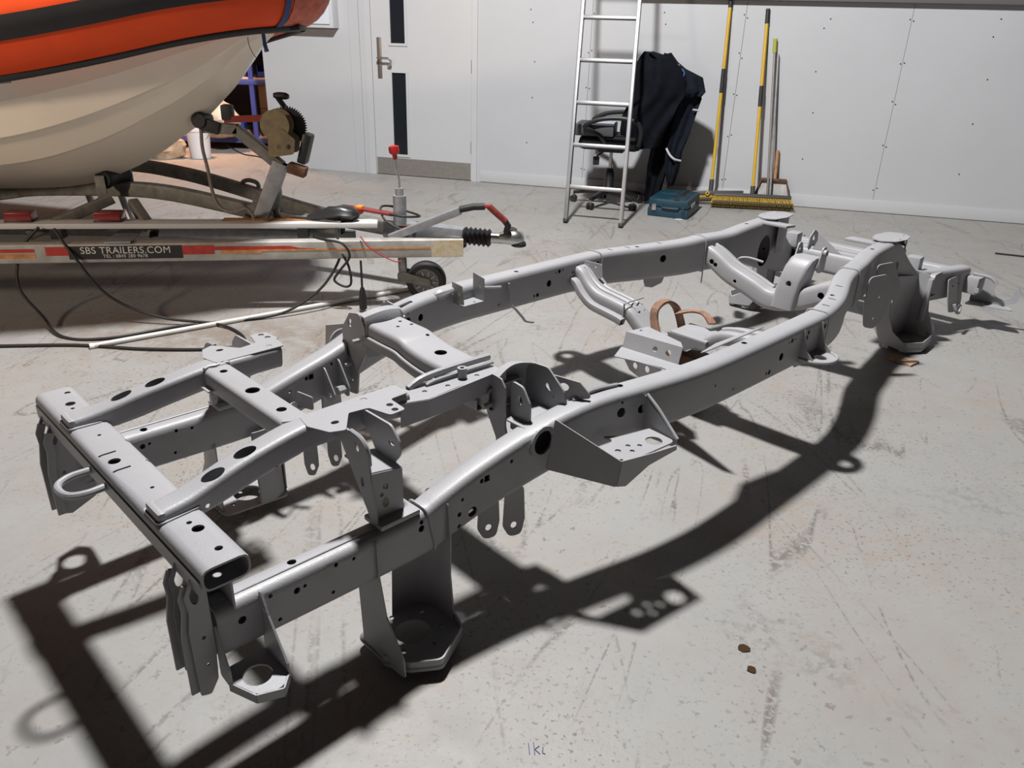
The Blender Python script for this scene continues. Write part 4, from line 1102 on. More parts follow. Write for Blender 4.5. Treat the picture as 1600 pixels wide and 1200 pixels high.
# jockey wheel
jk = tp(B().cyl((-.575, 3.80, .345), (-.573, 3.80, .525), .032, 20), 'jockey_tube', GALV)
tp(B().cyl((-.573, 3.80, .525), (-.573, 3.80, .56), .020, 16), 'jockey_cap', GALV, jk)
tp(B().tube(bez([(-.573, 3.80, .55), (-.573, 3.80, .60), (-.585, 3.80, .66), (-.588, 3.80, .70)], 4), .006, 8), 'jockey_crank', CHROME, jk)
tp(B().lathe([(.010, 0), (.012, .02), (.024, .03), (.026, .045), (.024, .06), (.010, .064)], (-.588, 3.80, .695), (-.1, 0, 1), 16), 'jockey_knob', RED, jk)
tp(B().cyl((-.572, 3.80, .345), (-.568, 3.80, .13), .022, 16), 'jockey_inner_tube', GALVDULL, jk)
tp(B().box((-.555, 3.80, .36), (.05, .09, .05), None, .01), 'jockey_clamp', RUST, jk)
for dy in (-.04, .04):
    b = B(); b.plate((-.568, 3.80 + dy, 0), AX, AZ, fillet([(-.022, .15), (.022, .15), (.14, .118), (.145, .085), (.02, .10), (-.022, .11)], .01), (), .005); tp(b, 'wheel_fork', GALVDULL, jk)
b = B(); b.lathe([(.05, -.026), (.088, -.028), (.1, -.018), (.1, .018), (.088, .028), (.05, .026)], (-.45, 3.80, .101), AY, 32); jw = tp(b, 'jockey_tyre', BLACKRUB)
b = B(); b.lathe([(.01, -.030), (.052, -.026), (.066, -.029), (.070, -.022), (.070, .022), (.066, .029), (.052, .026), (.01, .030)], (-.45, 3.80, .101), AY, 24); tp(b, 'wheel_hub', mat('grey_hub', (.12, .12, .12, 1), .5), jw)
for i in range(10):
    a = 2 * PI * i / 10; c_ = V(-.45 + .045 * math.cos(a), 3.77, .101 + .045 * math.sin(a)); b = B(); b.box(c_, (.024, .004, .006), rotm(0, -a, 0)); tp(b, 'hub_rib', GALV, jw)
# road wheels of the trailer, further aft
for side in (-1, 1):
    c_ = V(-4.0, 4.38 + side * .85, .28)
    b = B(); b.lathe([(.15, -.075), (.25, -.085), (.28, -.06), (.28, .06), (.25, .085), (.15, .075)], c_, BV, 36); rw = tp(b, 'road_tyre', BLACKRUB)
    b = B(); b.lathe([(.02, -.05), (.10, -.045), (.15, -.07), (.16, -.06), (.16, .06), (.15, .07), (.10, .045), (.02, .05)], c_, BV, 24); tp(b, 'wheel_rim', GALV, rw)
tp(B().tube([(-4.0, 3.6, .28), (-4.0, 5.16, .28)], .03, 12), 'axle', GALVDULL)
tp(bar((-4.0, 3.0, .33), (-4.0, 5.0, .33), .06, .06), 'axle_beam', GALVDULL)

# ------------------------------------------------------------------ lighting board lying on the trailer
LB = empty('lighting_board', (-1.5, 3.62, .395)); tag(LB, 'long white trailer lighting board with red lamps lying on the drawbar', 'light board')
lo = V(-1.5, 3.62, .395)
def lp(b, name, m, parent=LB, sm=35):
    for q in b.v: q -= lo
    return b.obj(name, m, parent, sm)
la, lc = V(-.675, 3.745, .398), V(-2.9, 3.425, .398)
ld_ = (lc - la).normalized(); lrot = rotm(0, 0, math.atan2(-ld_.y, -ld_.x))
b = B(); b.box(la.lerp(lc, .5), ((lc - la).length, .10, .024), lrot, .004); lp(b, 'board', mat('white_plastic', (.52, .52, .52, 1), .4))
b = B(); b.box(la + ld_ * .42 + V(0, .03, .014), (.62, .05, .006), lrot); lp(b, 'rusty_strip', mat('surface_rust', (.36, .17, .06, 1), .8, 0, .4, 40))
for s_ in (1.62, 1.235):
    b = B(); b.box(la + ld_ * (s_ + .0) + V(0, .02, .034), (.115, .075, .044), lrot, .008); L_ = lp(b, 'lamp_lens', LENSRED)
    b = B(); b.box(la + ld_ * (s_ + .0) + V(0, .02, .014), (.12, .08, .008), lrot, .002); lp(b, 'lamp_base', BLACKPL, L_)
# supports under the board, on the beam
for s_ in (.35, 1.45):
    c_ = la + ld_ * s_; b = B(); b.box(V(c_.x, c_.y - .02, .363), (.05, .06, .048), lrot); lp(b, 'spacer_block', BLACKPL)

# ------------------------------------------------------------------ cables, rod, loose kit around the trailer
CABLE = mat('black_cable', (0.013, 0.012, 0.012, 1), 0.55)
def cam_scaled(pts, k): return [V(q) * k + AZ * CAM_DZ for q in pts]  # scales rope and cord points about the camera, as for the boat
def cable(name, pts, r, label, cat='cable', m=None, n=7, k=7, group=None):
    pts = bez(pts, k); o = V(pts[0])
    b = B(); b.tube([p - o for p in pts], r, n); ob = b.obj(name, m or CABLE, None, 60); ob.location = o
    tag(ob, label, cat, group); return ob
cable('trailer_cable', [(-2.08, 3.44, .40), (-2.0, 3.40, .30), (-1.85, 3.36, .12), (-1.62, 3.33, .035), (-1.35, 3.32, .012), (-1.20, 3.20, .008), (-1.17, 3.09, .008), (-1.28, 3.03, .008), (-1.55, 3.01, .008), (-1.85, 3.03, .008), (-2.2, 2.99, .008), (-2.7, 2.95, .008)], .0065, 'black cable falling from the lighting board and looping over the floor')
cable('floor_cable', [(-2.16, 3.46, .40), (-2.24, 3.42, .30), (-2.25, 3.36, .15), (-2.12, 3.28, .04), (-1.95, 3.12, .008), (-1.75, 3.12, .008), (-1.5, 3.30, .008), (-1.3, 3.38, .008), (-1.1, 3.47, .02), (-.95, 3.56, .10), (-.87, 3.62, .20), (-.83, 3.66, .30)], .0065, 'black cable running from the floor up to the drawbar near the plug')
cable('looped_cable', [(-.97, 3.66, .345), (-.90, 3.61, .345), (-.82, 3.60, .33), (-.79, 3.60, .27), (-.84, 3.60, .20), (-.87, 3.60, .15), (-.82, 3.60, .12), (-.79, 3.60, .14), (-.80, 3.61, .22), (-.84, 3.63, .30), (-.86, 3.68, .40), (-.84, 3.72, .452), (-.79, 3.72, .46), (-.765, 3.72, .435), (-.79, 3.70, .41)], .006, 'black cable coiled over the drawbar below the plastic bag')
cable('breakaway_cable', [(-.62, 3.77, .44), (-.56, 3.75, .435), (-.50, 3.77, .43), (-.48, 3.82, .425), (-.54, 3.86, .435), (-.63, 3.86, .46), (-.67, 3.82, .46), (-.65, 3.77, .42), (-.60, 3.74, .39), (-.52, 3.72, .365)], .0055, 'black cable loop around the jockey wheel tube')
cable('red_wire', [(-.74, 3.63, .36), (-.70, 3.625, .31), (-.64, 3.63, .27), (-.58, 3.635, .242), (-.55, 3.64, .245)], .003, 'thin red wire hanging in front of the drawbar', 'wire', mat('red_wire_insulation', (.35, .02, .03, 1), .5))
plug = empty('trailer_plug', (-.735, 3.585, .0)); tag(plug, 'black trailer plug hanging from its cable below the drawbar', 'plug')
b = B(); b.tube([(0, 0, .255), (0, -.002, .10)], .0055, 8); b.obj('plug_cable', CABLE, plug)
b = B(); b.lathe([(.009, .11), (.014, .09), (.018, .06), (.019, .005), (.012, .0)], (0, 0, .012), AZ, 16); b.obj('plug_body', BLACKPL, plug)
bag = B(); bag.rings([[V(-.90 + x + 0 * i, 3.73 + ry * math.cos(2 * PI * i / 14) * (1 + .15 * math.sin(3 * i)), .412 + h + rz * math.sin(2 * PI * i / 14) * (1 + .18 * math.cos(5 * i + x * 30))) for i in range(14)] for x, ry, rz, h in ((-.20, .004, .004, .0), (-.12, .02, .012, .004), (-.05, .035, .026, .014), (0, .045, .038, .028), (.06, .05, .042, .034), (.11, .04, .034, .03), (.14, .012, .012, .028))])
pb = B(); o = V(-.9, 3.73, .40); pb.v = [q - o for q in bag.v]; pb.f = bag.f
ob = pb.obj('taped_cable_bundle', mat('black_polythene', (.02, .02, .022, 1), .35), None, 60); ob.location = o; tag(ob, 'black bag wrapped around a bundle of cable on the drawbar', 'bag')
rl = empty('spare_rear_lamp', (-.80, 3.80, .45)); tag(rl, 'red and amber rear lamp lying on the drawbar beside the black bag', 'lamp')
b = B(); b.box((0, 0, 0), (.09, .05, .03), rotm(0, .1, -.2), .008); b.obj('lamp_lens', RED, rl)
b = B(); b.box((.03, -.002, .006), (.03, .052, .03), rotm(0, .1, -.2), .006); b.obj('amber_lens', mat('amber_lens', (.75, .22, .02, 1), .3), rl)
b = B(); b.box((.115, 0, -.006), (.17, .05, .014), rotm(0, .12, -.1), .004); b.obj('lamp_bracket', mat('dull_red_bracket', (.20, .03, .03, 1), .6), rl)
rope = cable('mooring_rope', cam_scaled([(-1.575, 4.0, .80), (-1.57, 3.97, .70), (-1.55, 3.95, .60), (-1.53, 3.92, .50), (-1.50, 3.90, .43), (-1.45, 3.88, .405), (-1.40, 3.88, .41), (-1.36, 3.88, .425), (-1.33, 3.88, .40), (-1.32, 3.87, .37)], KB), .008, 'weathered grey rope hanging from the bow eye to the winch post base', 'rope', mat('weathered_rope', (.20, .175, .145, 1), .9, 0, .2, 60))
cable('thin_lanyard', cam_scaled([(-1.50, 4.1, .70), (-1.42, 4.1, .655), (-1.33, 4.1, .64), (-1.26, 4.08, .60)], KB), .003, 'thin black cord stretched from bow to winch post', 'cord')
rod = empty('white_rod', (-1.17, 3.47, .0)); tag(rod, 'long white plastic rod lying on the floor beside the trailer', 'rod')
a_, c_ = V(-1.776, 3.012, .0115), V(-.50, 3.975, .0115)
b = B(); b.tube([a_ - V(-1.17, 3.47, 0), c_ - V(-1.17, 3.47, 0)], .011, 14); b.obj('rod_tube', mat('white_pvc', (.52, .51, .49, 1), .4), rod)
b = B(); b.washer(a_ - V(-1.17, 3.47, 0) - V(.002, .0015, 0), a_ - V(-1.17, 3.47, 0) + V(.012, .009, 0), .0118, .008, 14); b.obj('rod_rim', mat('cut_pvc', (.8, .8, .78, 1), .5), rod)

# ------------------------------------------------------------------ things standing along the back wall
# aluminium ladder
LF = V(.56, 5.62, 0)
LN = V(.259, .966, 0); LW = V(.966, -.259, 0)
LUP = (LN + AZ * 2.6 - LW * .13).normalized()
LD = empty('ladder', LF); tag(LD, 'tall aluminium ladder leaning against the white wall', 'ladder')
LLEN = 3.75
lfn = LW.cross(LUP).normalized()
def lad_rot():
    return Matrix((LW, lfn, LUP)).transposed()
for w in (-.21, .195):
    b = B(); R_ = lad_rot(); b.box(LW * w + LUP * (LLEN / 2 + .012), (.027, .055, LLEN), R_, .005); lr = b.obj('ladder_rail', ALU, LD)
    b = B(); b.box(LW * w + LUP * .015, (.033, .062, .03), R_, .006); b.obj('rubber_foot', BLACKRUB, lr)
for k in range(12):
    l = .262 + .303 * k
    b = B(); b.box(LUP * l - LW * .0075, (.40, .032, .026), lad_rot(), .007); b.obj('rung', ALU, LD)

# office chair, turned away from the camera to the left
OC = empty('office_chair', (.735, 6.40, 0), math.radians(-12)); tag(OC, 'black swivel office chair with armrests behind the ladder', 'chair')
FABRIC = mat('black_upholstery', (0.006, 0.006, 0.008, 1), 0.85, 0, 0.2, 30)
for i in range(5):
    a = 2 * PI * i / 5 + .55
    d = V(math.cos(a), math.sin(a), 0)
    b = B(); b.sweep([(d * .03 + AZ * .115, .05, .045, .012), (d * .16 + AZ * .10, .042, .035, .01), (d * .285 + AZ * .078, .03, .026, .008)], .002, False); lg = b.obj('base_leg', BLACKPL, OC)
    sd = V(-d.y, d.x, 0)
    for q in (-1, 1):
        b = B(); c = d * .285 + AZ * .028 + sd * .015 * q; b.lathe([(.008, -.008), (.024, -.010), (.028, -.006), (.028, .006), (.024, .010), (.008, .008)], c, sd, 16); b.obj('castor', BLACKRUB, lg)
    b = B(); b.cyl(d * .285 + AZ * .035, d * .285 + AZ * .075, .008, 8); b.obj('castor_stem', STEEL, lg)
b = B(); b.lathe([(.045, .09), (.05, .13), (.038, .15), (.036, .26), (.028, .27), (.026, .29)], (0, 0, 0), AZ, 20); b.obj('column_shroud', BLACKPL, OC)
b = B(); b.cyl((0, 0, .28), (0, 0, .44), .014, 14); b.obj('gas_strut', CHROME, OC)
b = B(); b.box((0, 0, .435), (.20, .16, .035), None, .01); b.obj('seat_mechanism', BLACKPL, OC)
b = B(); b.tube([(-.05, -.02, .42), (-.09, -.10, .40), (-.10, -.13, .385)], [.006, .006, .006], 8); b.box((-.10, -.14, .36), (.05, .012, .065), None, .006); b.obj('tilt_lever', BLACKPL, OC)
def cushion(sx, sy, sz, c, name, m, par, puff=.35, rot=None):
    n = 12; rings = []
    b = B(); b.box((0, 0, 0), (sx, sy, sz), None, min(sx, sy, sz) * .45)
    R_ = rot or Matrix.Identity(3)
    b.v = [V(c) + R_ @ q for q in b.v]
    return b.obj(name, m, par, 60)
cushion(.48, .48, .10, (0, 0, .50), 'seat', FABRIC, OC)
cushion(.10, .36, .50, (.29, .06, .82), 'backrest', FABRIC, OC, rot=rotm(0, .14, 0))
b = B(); b.sweep([((.15, .0, .44), .05, .02, .006), ((.24, .0, .46), .05, .02, .006), ((.30, .02, .55), .05, .02, .006), ((.31, .03, .75), .05, .02, .006)], .002, False); b.obj('back_support', BLACKPL, OC)
for q in (-1, 1):
    b = B(); b.tube(bez([(.22, .25 * q, .50), (.235, .27 * q, .60), (.20, .275 * q, .67), (.08, .275 * q, .695), (-.06, .275 * q, .685), (-.16, .27 * q, .65), (-.19, .265 * q, .62), (-.15, .26 * q, .60), (-.07, .255 * q, .56), (-.03, .25 * q, .50)], 6), .017, 10); b.obj('armrest', BLACKPL, OC)
# box file and papers on the seat
b = B(); b.box((0, 0, .0), (.30, .34, .085), None, .012); o_ = b.obj('dark_case', mat('dark_grey_case', (.055, .055, .06, 1), .5), None); o_.location = (.60, 6.36, .595); o_.rotation_euler = (0, 0, -.2); tag(o_, 'dark grey case lying on the seat of the office chair', 'case')
b = B(); b.box((0, 0, .006), (.21, .14, .012), None, .004); o_ = b.obj('paper_pad', mat('pale_blue_paper', (.36, .40, .47, 1), .6), None); o_.location = (.64, 6.33, .640); o_.rotation_euler = (0, 0, -.25); tag(o_, 'pale blue pad lying on the dark case on the chair', 'pad')

# dark work jacket and trousers hung over the chair back
NAVY = mat('navy_workwear', (0.004, 0.005, 0.008, 1), 0.9, 0, 0.35, 9, 0.5, 14, spec=0.12)
NAVY2 = mat('faded_navy_cloth', (0.006, 0.008, 0.014, 1), 0.9, 0, 0.35, 9, 0.5, 14, spec=0.15)
REFLECT = mat('reflective_piping', (.42, .42, .45, 1), .4)
JK = empty('work_jacket', wp(1.20, 0, .5)); tag(JK, 'navy work coveralls with white piping draped over the office chair back', 'coveralls')
jo = wp(1.20, 0, .5)
def jpt(s, z, off): return wp(s, z, off) - jo
def cloth(outline_rows, name, m, parent=JK, depth=.05, seed=0):
    """a hanging piece of cloth: rows of (z, s_left, s_right, centre offset, bulge)"""
    rnd = random.Random(seed); N = 18; rings = []
    rows_ = []
    for a_, c_ in zip(outline_rows[:-1], outline_rows[1:]):
        for q in range(3): rows_.append(tuple(a_[i] + (c_[i] - a_[i]) * q / 3 for i in range(5)))
    rows_.append(outline_rows[-1])
    for k_, (z, s0, s1, off, bulge) in enumerate(rows_):
        k = k_ / 3
        ring = []
        for i in range(N):
            t = i / (N - 1); s = s0 + (s1 - s0) * t
            z = z + .0; fold = .022 * math.sin(t * 9 + k * .7 + seed) + .013 * math.sin(t * 17 + k * 1.3 + seed * 2)
            ring.append(jpt(s, z + .008 * math.sin(t * 7 + seed), off + bulge * math.sin(PI * t) + fold))
        for i in range(N - 1, -1, -1):
            t = i / (N - 1); s = s0 + (s1 - s0) * t
            ring.append(jpt(s, z, off - depth * (.3 + .7 * math.sin(PI * t))))
        rings.append(ring)
    return B().rings(rings).obj(name, m, parent, 60)
body = cloth([(1.152, 1.11, 1.17, .60, .02), (1.12, 1.084, 1.30, .60, .05), (1.055, 1.045, 1.38, .60, .08), (.946, 1.043, 1.44, .60, .10), (.856, 1.041, 1.44, .60, .10), (.786, 1.02, 1.40, .60, .10), (.682, .975, 1.36, .60, .10), (.573, .968, 1.31, .60, .09), (.47, 1.02, 1.28, .60, .06)], 'jacket_body', NAVY, depth=.34, seed=1)
cloth([(1.146, 1.25, 1.303, .52, .02), (1.089, 1.219, 1.352, .52, .05), (1.041, 1.224, 1.419, .51, .05), (.986, 1.278, 1.552, .51, .05), (.886, 1.385, 1.584, .51, .05), (.849, 1.413, 1.556, .50, .04)], 'hood_collar', NAVY2, depth=.10, seed=2)
cloth([(.93, 1.30, 1.52, .45, .06), (.835, 1.30, 1.559, .45, .06), (.742, 1.30, 1.537, .45, .06), (.571, 1.31, 1.50, .45, .06), (.439, 1.32, 1.456, .45, .055), (.365, 1.33, 1.455, .45, .05), (.276, 1.345, 1.445, .45, .045), (.201, 1.362, 1.425, .45, .03), (.16, 1.38, 1.41, .45, .01)], 'trouser_leg', NAVY2, depth=.08, seed=3)
cloth([(.63, 1.197, 1.36, .42, .05), (.455, 1.205, 1.35, .41, .05), (.285, 1.186, 1.350, .40, .05), (.137, 1.19, 1.325, .40, .05), (.03, 1.19, 1.31, .40, .04)], 'trouser_leg', NAVY, depth=.09, seed=4)
b = B(); b.tube(bez([jpt(1.336, .462, .512), jpt(1.37, .415, .525), jpt(1.41, .385, .525), jpt(1.456, .372, .495)], 5), .009, 6); b.obj('reflective_piping', REFLECT, JK)
b = B(); b.tube([jpt(1.505, .757, .50), jpt(1.551, .752, .478)], .007, 6); b.obj('reflective_piping', REFLECT, JK)
b = B(); b.tube(bez([jpt(1.395, 1.045, .575), jpt(1.415, 1.02, .58), jpt(1.41, .985, .58), jpt(1.40, .965, .58)], 4), .006, 6); b.obj('blue_tag', BLUESTRAP, JK)
b = B(); b.sphere(jpt(1.366, 1.066, .572), .012, 6); b.obj('stud', mat('brass_stud', (.4, .34, .2, 1), .4, .6), JK)

# blue tool case
TC = empty('tool_case', (1.235, 6.165, 0), math.radians(-23)); tag(TC, 'teal blue plastic tool case on the floor beside the brooms', 'tool case')
TEAL = mat('teal_plastic', (0.005, 0.034, 0.055, 1), 0.45, 0, 0.1, 12)
TEALD = mat('teal_plastic_dark', (0.004, 0.024, 0.04, 1), 0.5)
b = B(); b.box((0, 0, .035), (.31, .46, .07), None, .012); b.obj('case_base', TEAL, TC)
b = B(); b.box((0, 0, .105), (.305, .455, .066), None, .016); lid = b.obj('case_lid', TEAL, TC)
for x, y in ((-.05, .08), (.06, -.12)):
    b = B(); b.box((x, y, .139), (.13, .16, .012), None, .005); b.obj('lid_rib', TEALD, lid)
b = B(); b.box((.06, 0, .139), (.035, .455, .008), None, .003); b.obj('lid_strap', BLACKPL, lid)
b = B(); b.box((.02, -.232, .07), (.13, .010, .032), None, .004); b.obj('handle_recess', TEALD, TC)
b = B(); b.tube(bez([(-.04, -.232, .085), (-.035, -.245, .075), (.075, -.245, .075), (.08, -.232, .085)], 4), .006, 8); b.obj('carry_handle', TEALD, TC)
for x in (-.105,):
    b = B(); b.box((x, -.234, .072), (.034, .012, .05), None, .004); b.obj('latch', CHROME, TC)
b = B(); b.box((.12, -.233, .055), (.02, .008, .09), None, .003); b.obj('corner_rib', TEALD, TC)
b = B(); b.box((.157, -.05, .08), (.004, .14, .03)); b.obj('side_label', mat('label_grey', (.35, .4, .42, 1), .6), TC, 0)
# scrap of white paper by the case
b = B(); b.plate((0, 0, 0), AX, AY, [(-.03, -.012), (.035, -.016), (.03, .014), (-.012, .01)], (), .0012); o_ = b.obj('paper_scrap', mat('scrap_white', (.7, .68, .66, 1), .7), None, 0); o_.location = (1.225, 5.905, .0012); tag(o_, 'small scrap of white paper on the floor against the tool case', 'paper')

# brooms
YEL = mat('yellow_painted_tube', (0.46, 0.29, 0.025, 1), 0.4, 0, 0.06, 8)
BRIST = mat('yellow_bristle', (0.36, 0.23, 0.03, 1), 0.75, 0, 0.25, 60)
BRISTD = mat('dark_bristle_tip', (0.06, 0.045, 0.02, 1), 0.85)
HEADG = mat('dark_grey_plastic', (0.045, 0.043, 0.045, 1), 0.5)
def broom(name, label, base, top, ha, hb, front, grips, bristle_dir, h0):
    r = empty(name, (base[0], base[1], 0)); tag(r, label, 'broom', 'push brooms leaning on the back wall')
    o = V(base[0], base[1], 0)
    bs, tpv = V(base) - o, V(top) - o
    d = (tpv - bs).normalized(); Ln = (tpv - bs).length
    b = B(); b.cyl(bs, tpv, .0135, 14); hd = b.obj('handle', YEL, r)
    for t0, t1 in grips:
        b = B(); b.cyl(bs + d * (Ln * t0), bs + d * (Ln * t1), .0158, 14); b.obj('hand_grip', BLACKRUB, hd)
    b = B(); b.cyl(bs - d * .02, bs + d * .07, .019, 12); b.obj('socket', HEADG, r)
    a, c = V(ha) - o, V(hb) - o; ax = (c - a).normalized(); L_ = (c - a).length
    fd = V(bristle_dir).normalized()
    R_ = Matrix((ax, fd, ax.cross(fd))).transposed()
    b = B(); b.box(a.lerp(c, .5), (L_, .035, .065), R_, .01); b.obj('brush_head', HEADG, r)
    # rows of bristle tufts
    N = 46
    tuft = []
    for i in range(N):
        for j in range(2):
            q = a + ax * (L_ * (i + .5) / N) + R_ @ V(0, .016, -.02 + .034 * j)
            e = q + fd * h0 + ax * random.uniform(-.004, .004) + ax * (i / N - .5) * .05
            b = B(); b.tube([q, q.lerp(e, .6), e], [.0045, .0055, .0065], 5)
            tuft.append(b)
    allb = B()
    for t_ in tuft: allb.add(t_.v, t_.f)
    ob = allb.obj('bristle_tufts', BRIST, r, 60); ob['kind'] = 'stuff'
    b = B(); m_ = a.lerp(c, .5) + fd * (h0 + .004); b.box(m_, (L_ * 1.03, .022, .07), R_, .006); b.obj('bristle_tips', BRISTD, r)
    return r
broom('push_broom', 'yellow-handled push broom with its bristles turned towards the room', (1.915, 6.43, .105), (1.884, 6.655, 1.478), (1.60, 6.44, .088), (2.21, 6.36, .088), None, ((.0, .001), (.49, .60), (.925, 1.0)), (-.08, -.70, -.60), .075)
broom('push_broom', 'yellow-handled push broom standing behind, next to the tool case', (1.60, 6.545, .13), (1.606, 6.728, 1.60), (1.44, 6.53, .085), (1.86, 6.52, .10), None, ((.0, .001), (.50, .62), (.92, 1.0)), (-.1, -.35, -.93), .045)
b = B(); b.washer((0, 0, 0), (0, -.006, 0), .016, .009, 18); o_ = b.obj('broom_eyelet', mat('yellow_eyelet', (.6, .42, .03, 1), .4), None); o_.location = (1.56, 6.485, .098); tag(o_, 'small yellow hanging eyelet in front of the rear broom head', 'eyelet')
# grey telescopic pole
GP = empty('grey_pole', (2.05, 6.50, 0)); tag(GP, 'thin grey metal pole with a lime end cap against the wall', 'pole')
go = V(2.05, 6.50, 0)
b = B(); b.cyl(V(2.055, 6.455, .02) - go, V(1.968, 6.615, 1.22) - go, .010, 12); b.obj('pole_tube', STEEL, GP)
b = B(); b.cyl(V(2.075, 6.45, .02) - go, V(2.003, 6.612, 1.16) - go, .0085, 12); b.obj('pole_tube', GALV, GP)
b = B(); b.cyl(V(1.971, 6.609, 1.17) - go, V(1.964, 6.619, 1.27) - go, .015, 12); b.obj('end_cap', mat('lime_plastic', (.28, .30, .035, 1), .5), GP)
# metal dustpan with a wooden handle
DP = empty('dustpan', (2.13, 6.50, 0)); tag(DP, 'worn metal dustpan with a short wooden handle against the wall', 'dustpan')
do = V(2.13, 6.50, 0)
dr_ = WR @ Matrix.Rotation(-.22, 3, 'X')
b = B(); b.plate(wp(2.20, .11, .10) - do, WU, (AZ * .975 - WN * .22).normalized(), fillet([(-.135, -.10), (.135, -.10), (.13, .0), (.095, .11), (-.095, .11), (-.13, 0)], .008), (), .003); b.obj('pan', mat('scuffed_tin', (.36, .35, .345, 1), .5, .4, .25, 14), DP)
up_ = (AZ * .975 - WN * .22).normalized(); nn_ = WU.cross(up_)
for q in (-1, 1):
    b = B(); b.tube([wp(2.20, .11, .10) - do + WU * q * .132 - up_ * .10 - nn_ * 0, wp(2.20, .11, .115) - do + WU * q * .13, wp(2.20, .11, .12) - do + WU * q * .097 + up_ * .11], .007, 6); b.obj('pan_rim', RUST, DP)
b = B(); b.box(wp(2.20, .11, .115) - do + up_ * .108, (.20, .035, .02), WR, .003); b.obj('pan_back', RUST, DP)
b = B(); b.cyl(wp(2.205, .22, .085) - do, wp(2.195, .44, .03) - do, .0155, 12); b.obj('wooden_handle', mat('worn_wood', (.32, .16, .07, 1), .7, 0, .3, 20), DP)

# ------------------------------------------------------------------ bits lying about on the chassis and floor
LEATH = mat('cracked_brown_leather', (.24, .135, .09, 1), .8, 0, .35, 30, .4, 80)
def chl(x, y, z):
    c45 = math.cos(math.radians(45)); return V(-.484 + x * c45 - y * c45, 1.625 + x * c45 + y * c45, z)
b = B(); o = chl(1.50, -.02, .29)
loop = bez([chl(1.435, .03, .32), chl(1.45, .04, .365), chl(1.50, .035, .382), chl(1.55, .02, .35), chl(1.56, -.01, .27), chl(1.545, -.03, .205), chl(1.47, -.05, .178), chl(1.425, -.05, .205), chl(1.418, -.01, .265)], 5, True)
rings = []
for i, q in enumerate(loop):
    t = (loop[(i + 1) % len(loop)] - loop[i - 1]).normalized(); sd = (chl(0, 1, 0) - chl(0, 0, 0)); sd = (sd - t * sd.dot(t)).normalized(); nn = t.cross(sd)
    rings.append([q - o + sd * .015 + nn * .006, q - o + nn * .010, q - o - sd * .015 + nn * .006, q - o - sd * .015 - nn * .004, q - o - nn * .002, q - o + sd * .015 - nn * .004])
ob = B().rings(rings, closed=True).obj('leather_strap', LEATH, None, 50); ob.location = o; tag(ob, 'cracked brown leather strap looped around the gearbox crossmember', 'strap')
b = B(); o = chl(1.55, -.07, .345)
tail = bez([chl(1.53, .01, .335), chl(1.56, -.04, .352), chl(1.57, -.09, .352), chl(1.555, -.135, .33)], 5); rings = []
for i, q in enumerate(tail):
    t = (tail[min(i + 1, len(tail) - 1)] - tail[max(i - 1, 0)]).normalized(); sd = t.cross(AZ).normalized(); nn = t.cross(sd)
    rings.append([q - o + sd * .015 + nn * .003, q - o - sd * .015 + nn * .003, q - o - sd * .015 - nn * .003, q - o + sd * .015 - nn * .003])
ob = B().rings(rings).obj('strap_end', LEATH, None, 50); ob.location = o; tag(ob, 'curled loose end of brown leather strap lying over the gearbox pad', 'strap')
b = B(); b.box((0, 0, .11), (.09, .07, .22), None, .004); ob = b.obj('wood_block', mat('dark_wood_block', (.12, .06, .035, 1), .8, 0, .3, 25), None); ob.location = chl(1.505, -.11, 0); ob.rotation_euler = (0, 0, .75); tag(ob, 'dark brown wooden block propping the gearbox crossmember', 'block')
b = B(); b.box((0, 0, .005), (.115, .075, .010), None, .002); ob = b.obj('wood_offcut', mat('pale_plywood', (.36, .24, .16, 1), .8, 0, .3, 25), None); ob.location = (1.70, 3.15, 0); ob.rotation_euler = (0, 0, -.9); tag(ob, 'small pale plywood offcut on the floor by the front coil seat', 'offcut')
b = B(); b.box((0, 0, .004), (.34, .02, .008)); ob = b.obj('black_strip', BLACKPL, None, 0); ob.location = (3.36, 5.06, 0); ob.rotation_euler = (0, 0, -.38); tag(ob, 'thin black strip lying on the floor near the right wall', 'strip')
cable('floor_wire_piece', [(-1.47, 2.47, .004), (-1.44, 2.455, .004), (-1.42, 2.46, .004), (-1.415, 2.475, .004)], .003, 'short curl of black wire on the floor left of the chassis', 'wire')
DIRT = mat('rust_flake', (.045, .022, .008, 1), .9, spec=0.2)
for i, (px, py, rr, lab) in enumerate(((.545, 1.365, .011, 'larger brown rust flake on the open floor'), (.545, 1.30, .009, 'smaller brown rust flake just below the larger one'))):
    b = B(); rnd = random.Random(i); b.plate((0, 0, 0), AX, AY, [(rr * (1 + .4 * rnd.random()) * math.cos(2 * PI * k / 9), rr * (1 + .4 * rnd.random()) * math.sin(2 * PI * k / 9)) for k in range(9)], (), .002); ob = b.obj('rust_flake', DIRT, None, 0); ob.location = (px, py, .001); tag(ob, lab, 'flake')

# faint blue pen mark on the floor
PM = empty('pen_mark', (.065, 1.075, 0)); tag(PM, 'small faint blue pen scribble on the floor at the front', 'mark')
INK = mat('blue_ink', (.10, .10, .22, 1), .7)
for pts in ([(-.012, .014), (-.010, -.012)], [(-.002, .016), (0, -.012)], [(.009, .008), (.0, .0), (.010, -.010)], [(.016, .006), (.015, -.008), (.020, -.010)]):
    b = B(); b.tube([(x, y, .0008) for x, y in pts], .0009, 5); b.obj('ink_stroke', INK, PM)

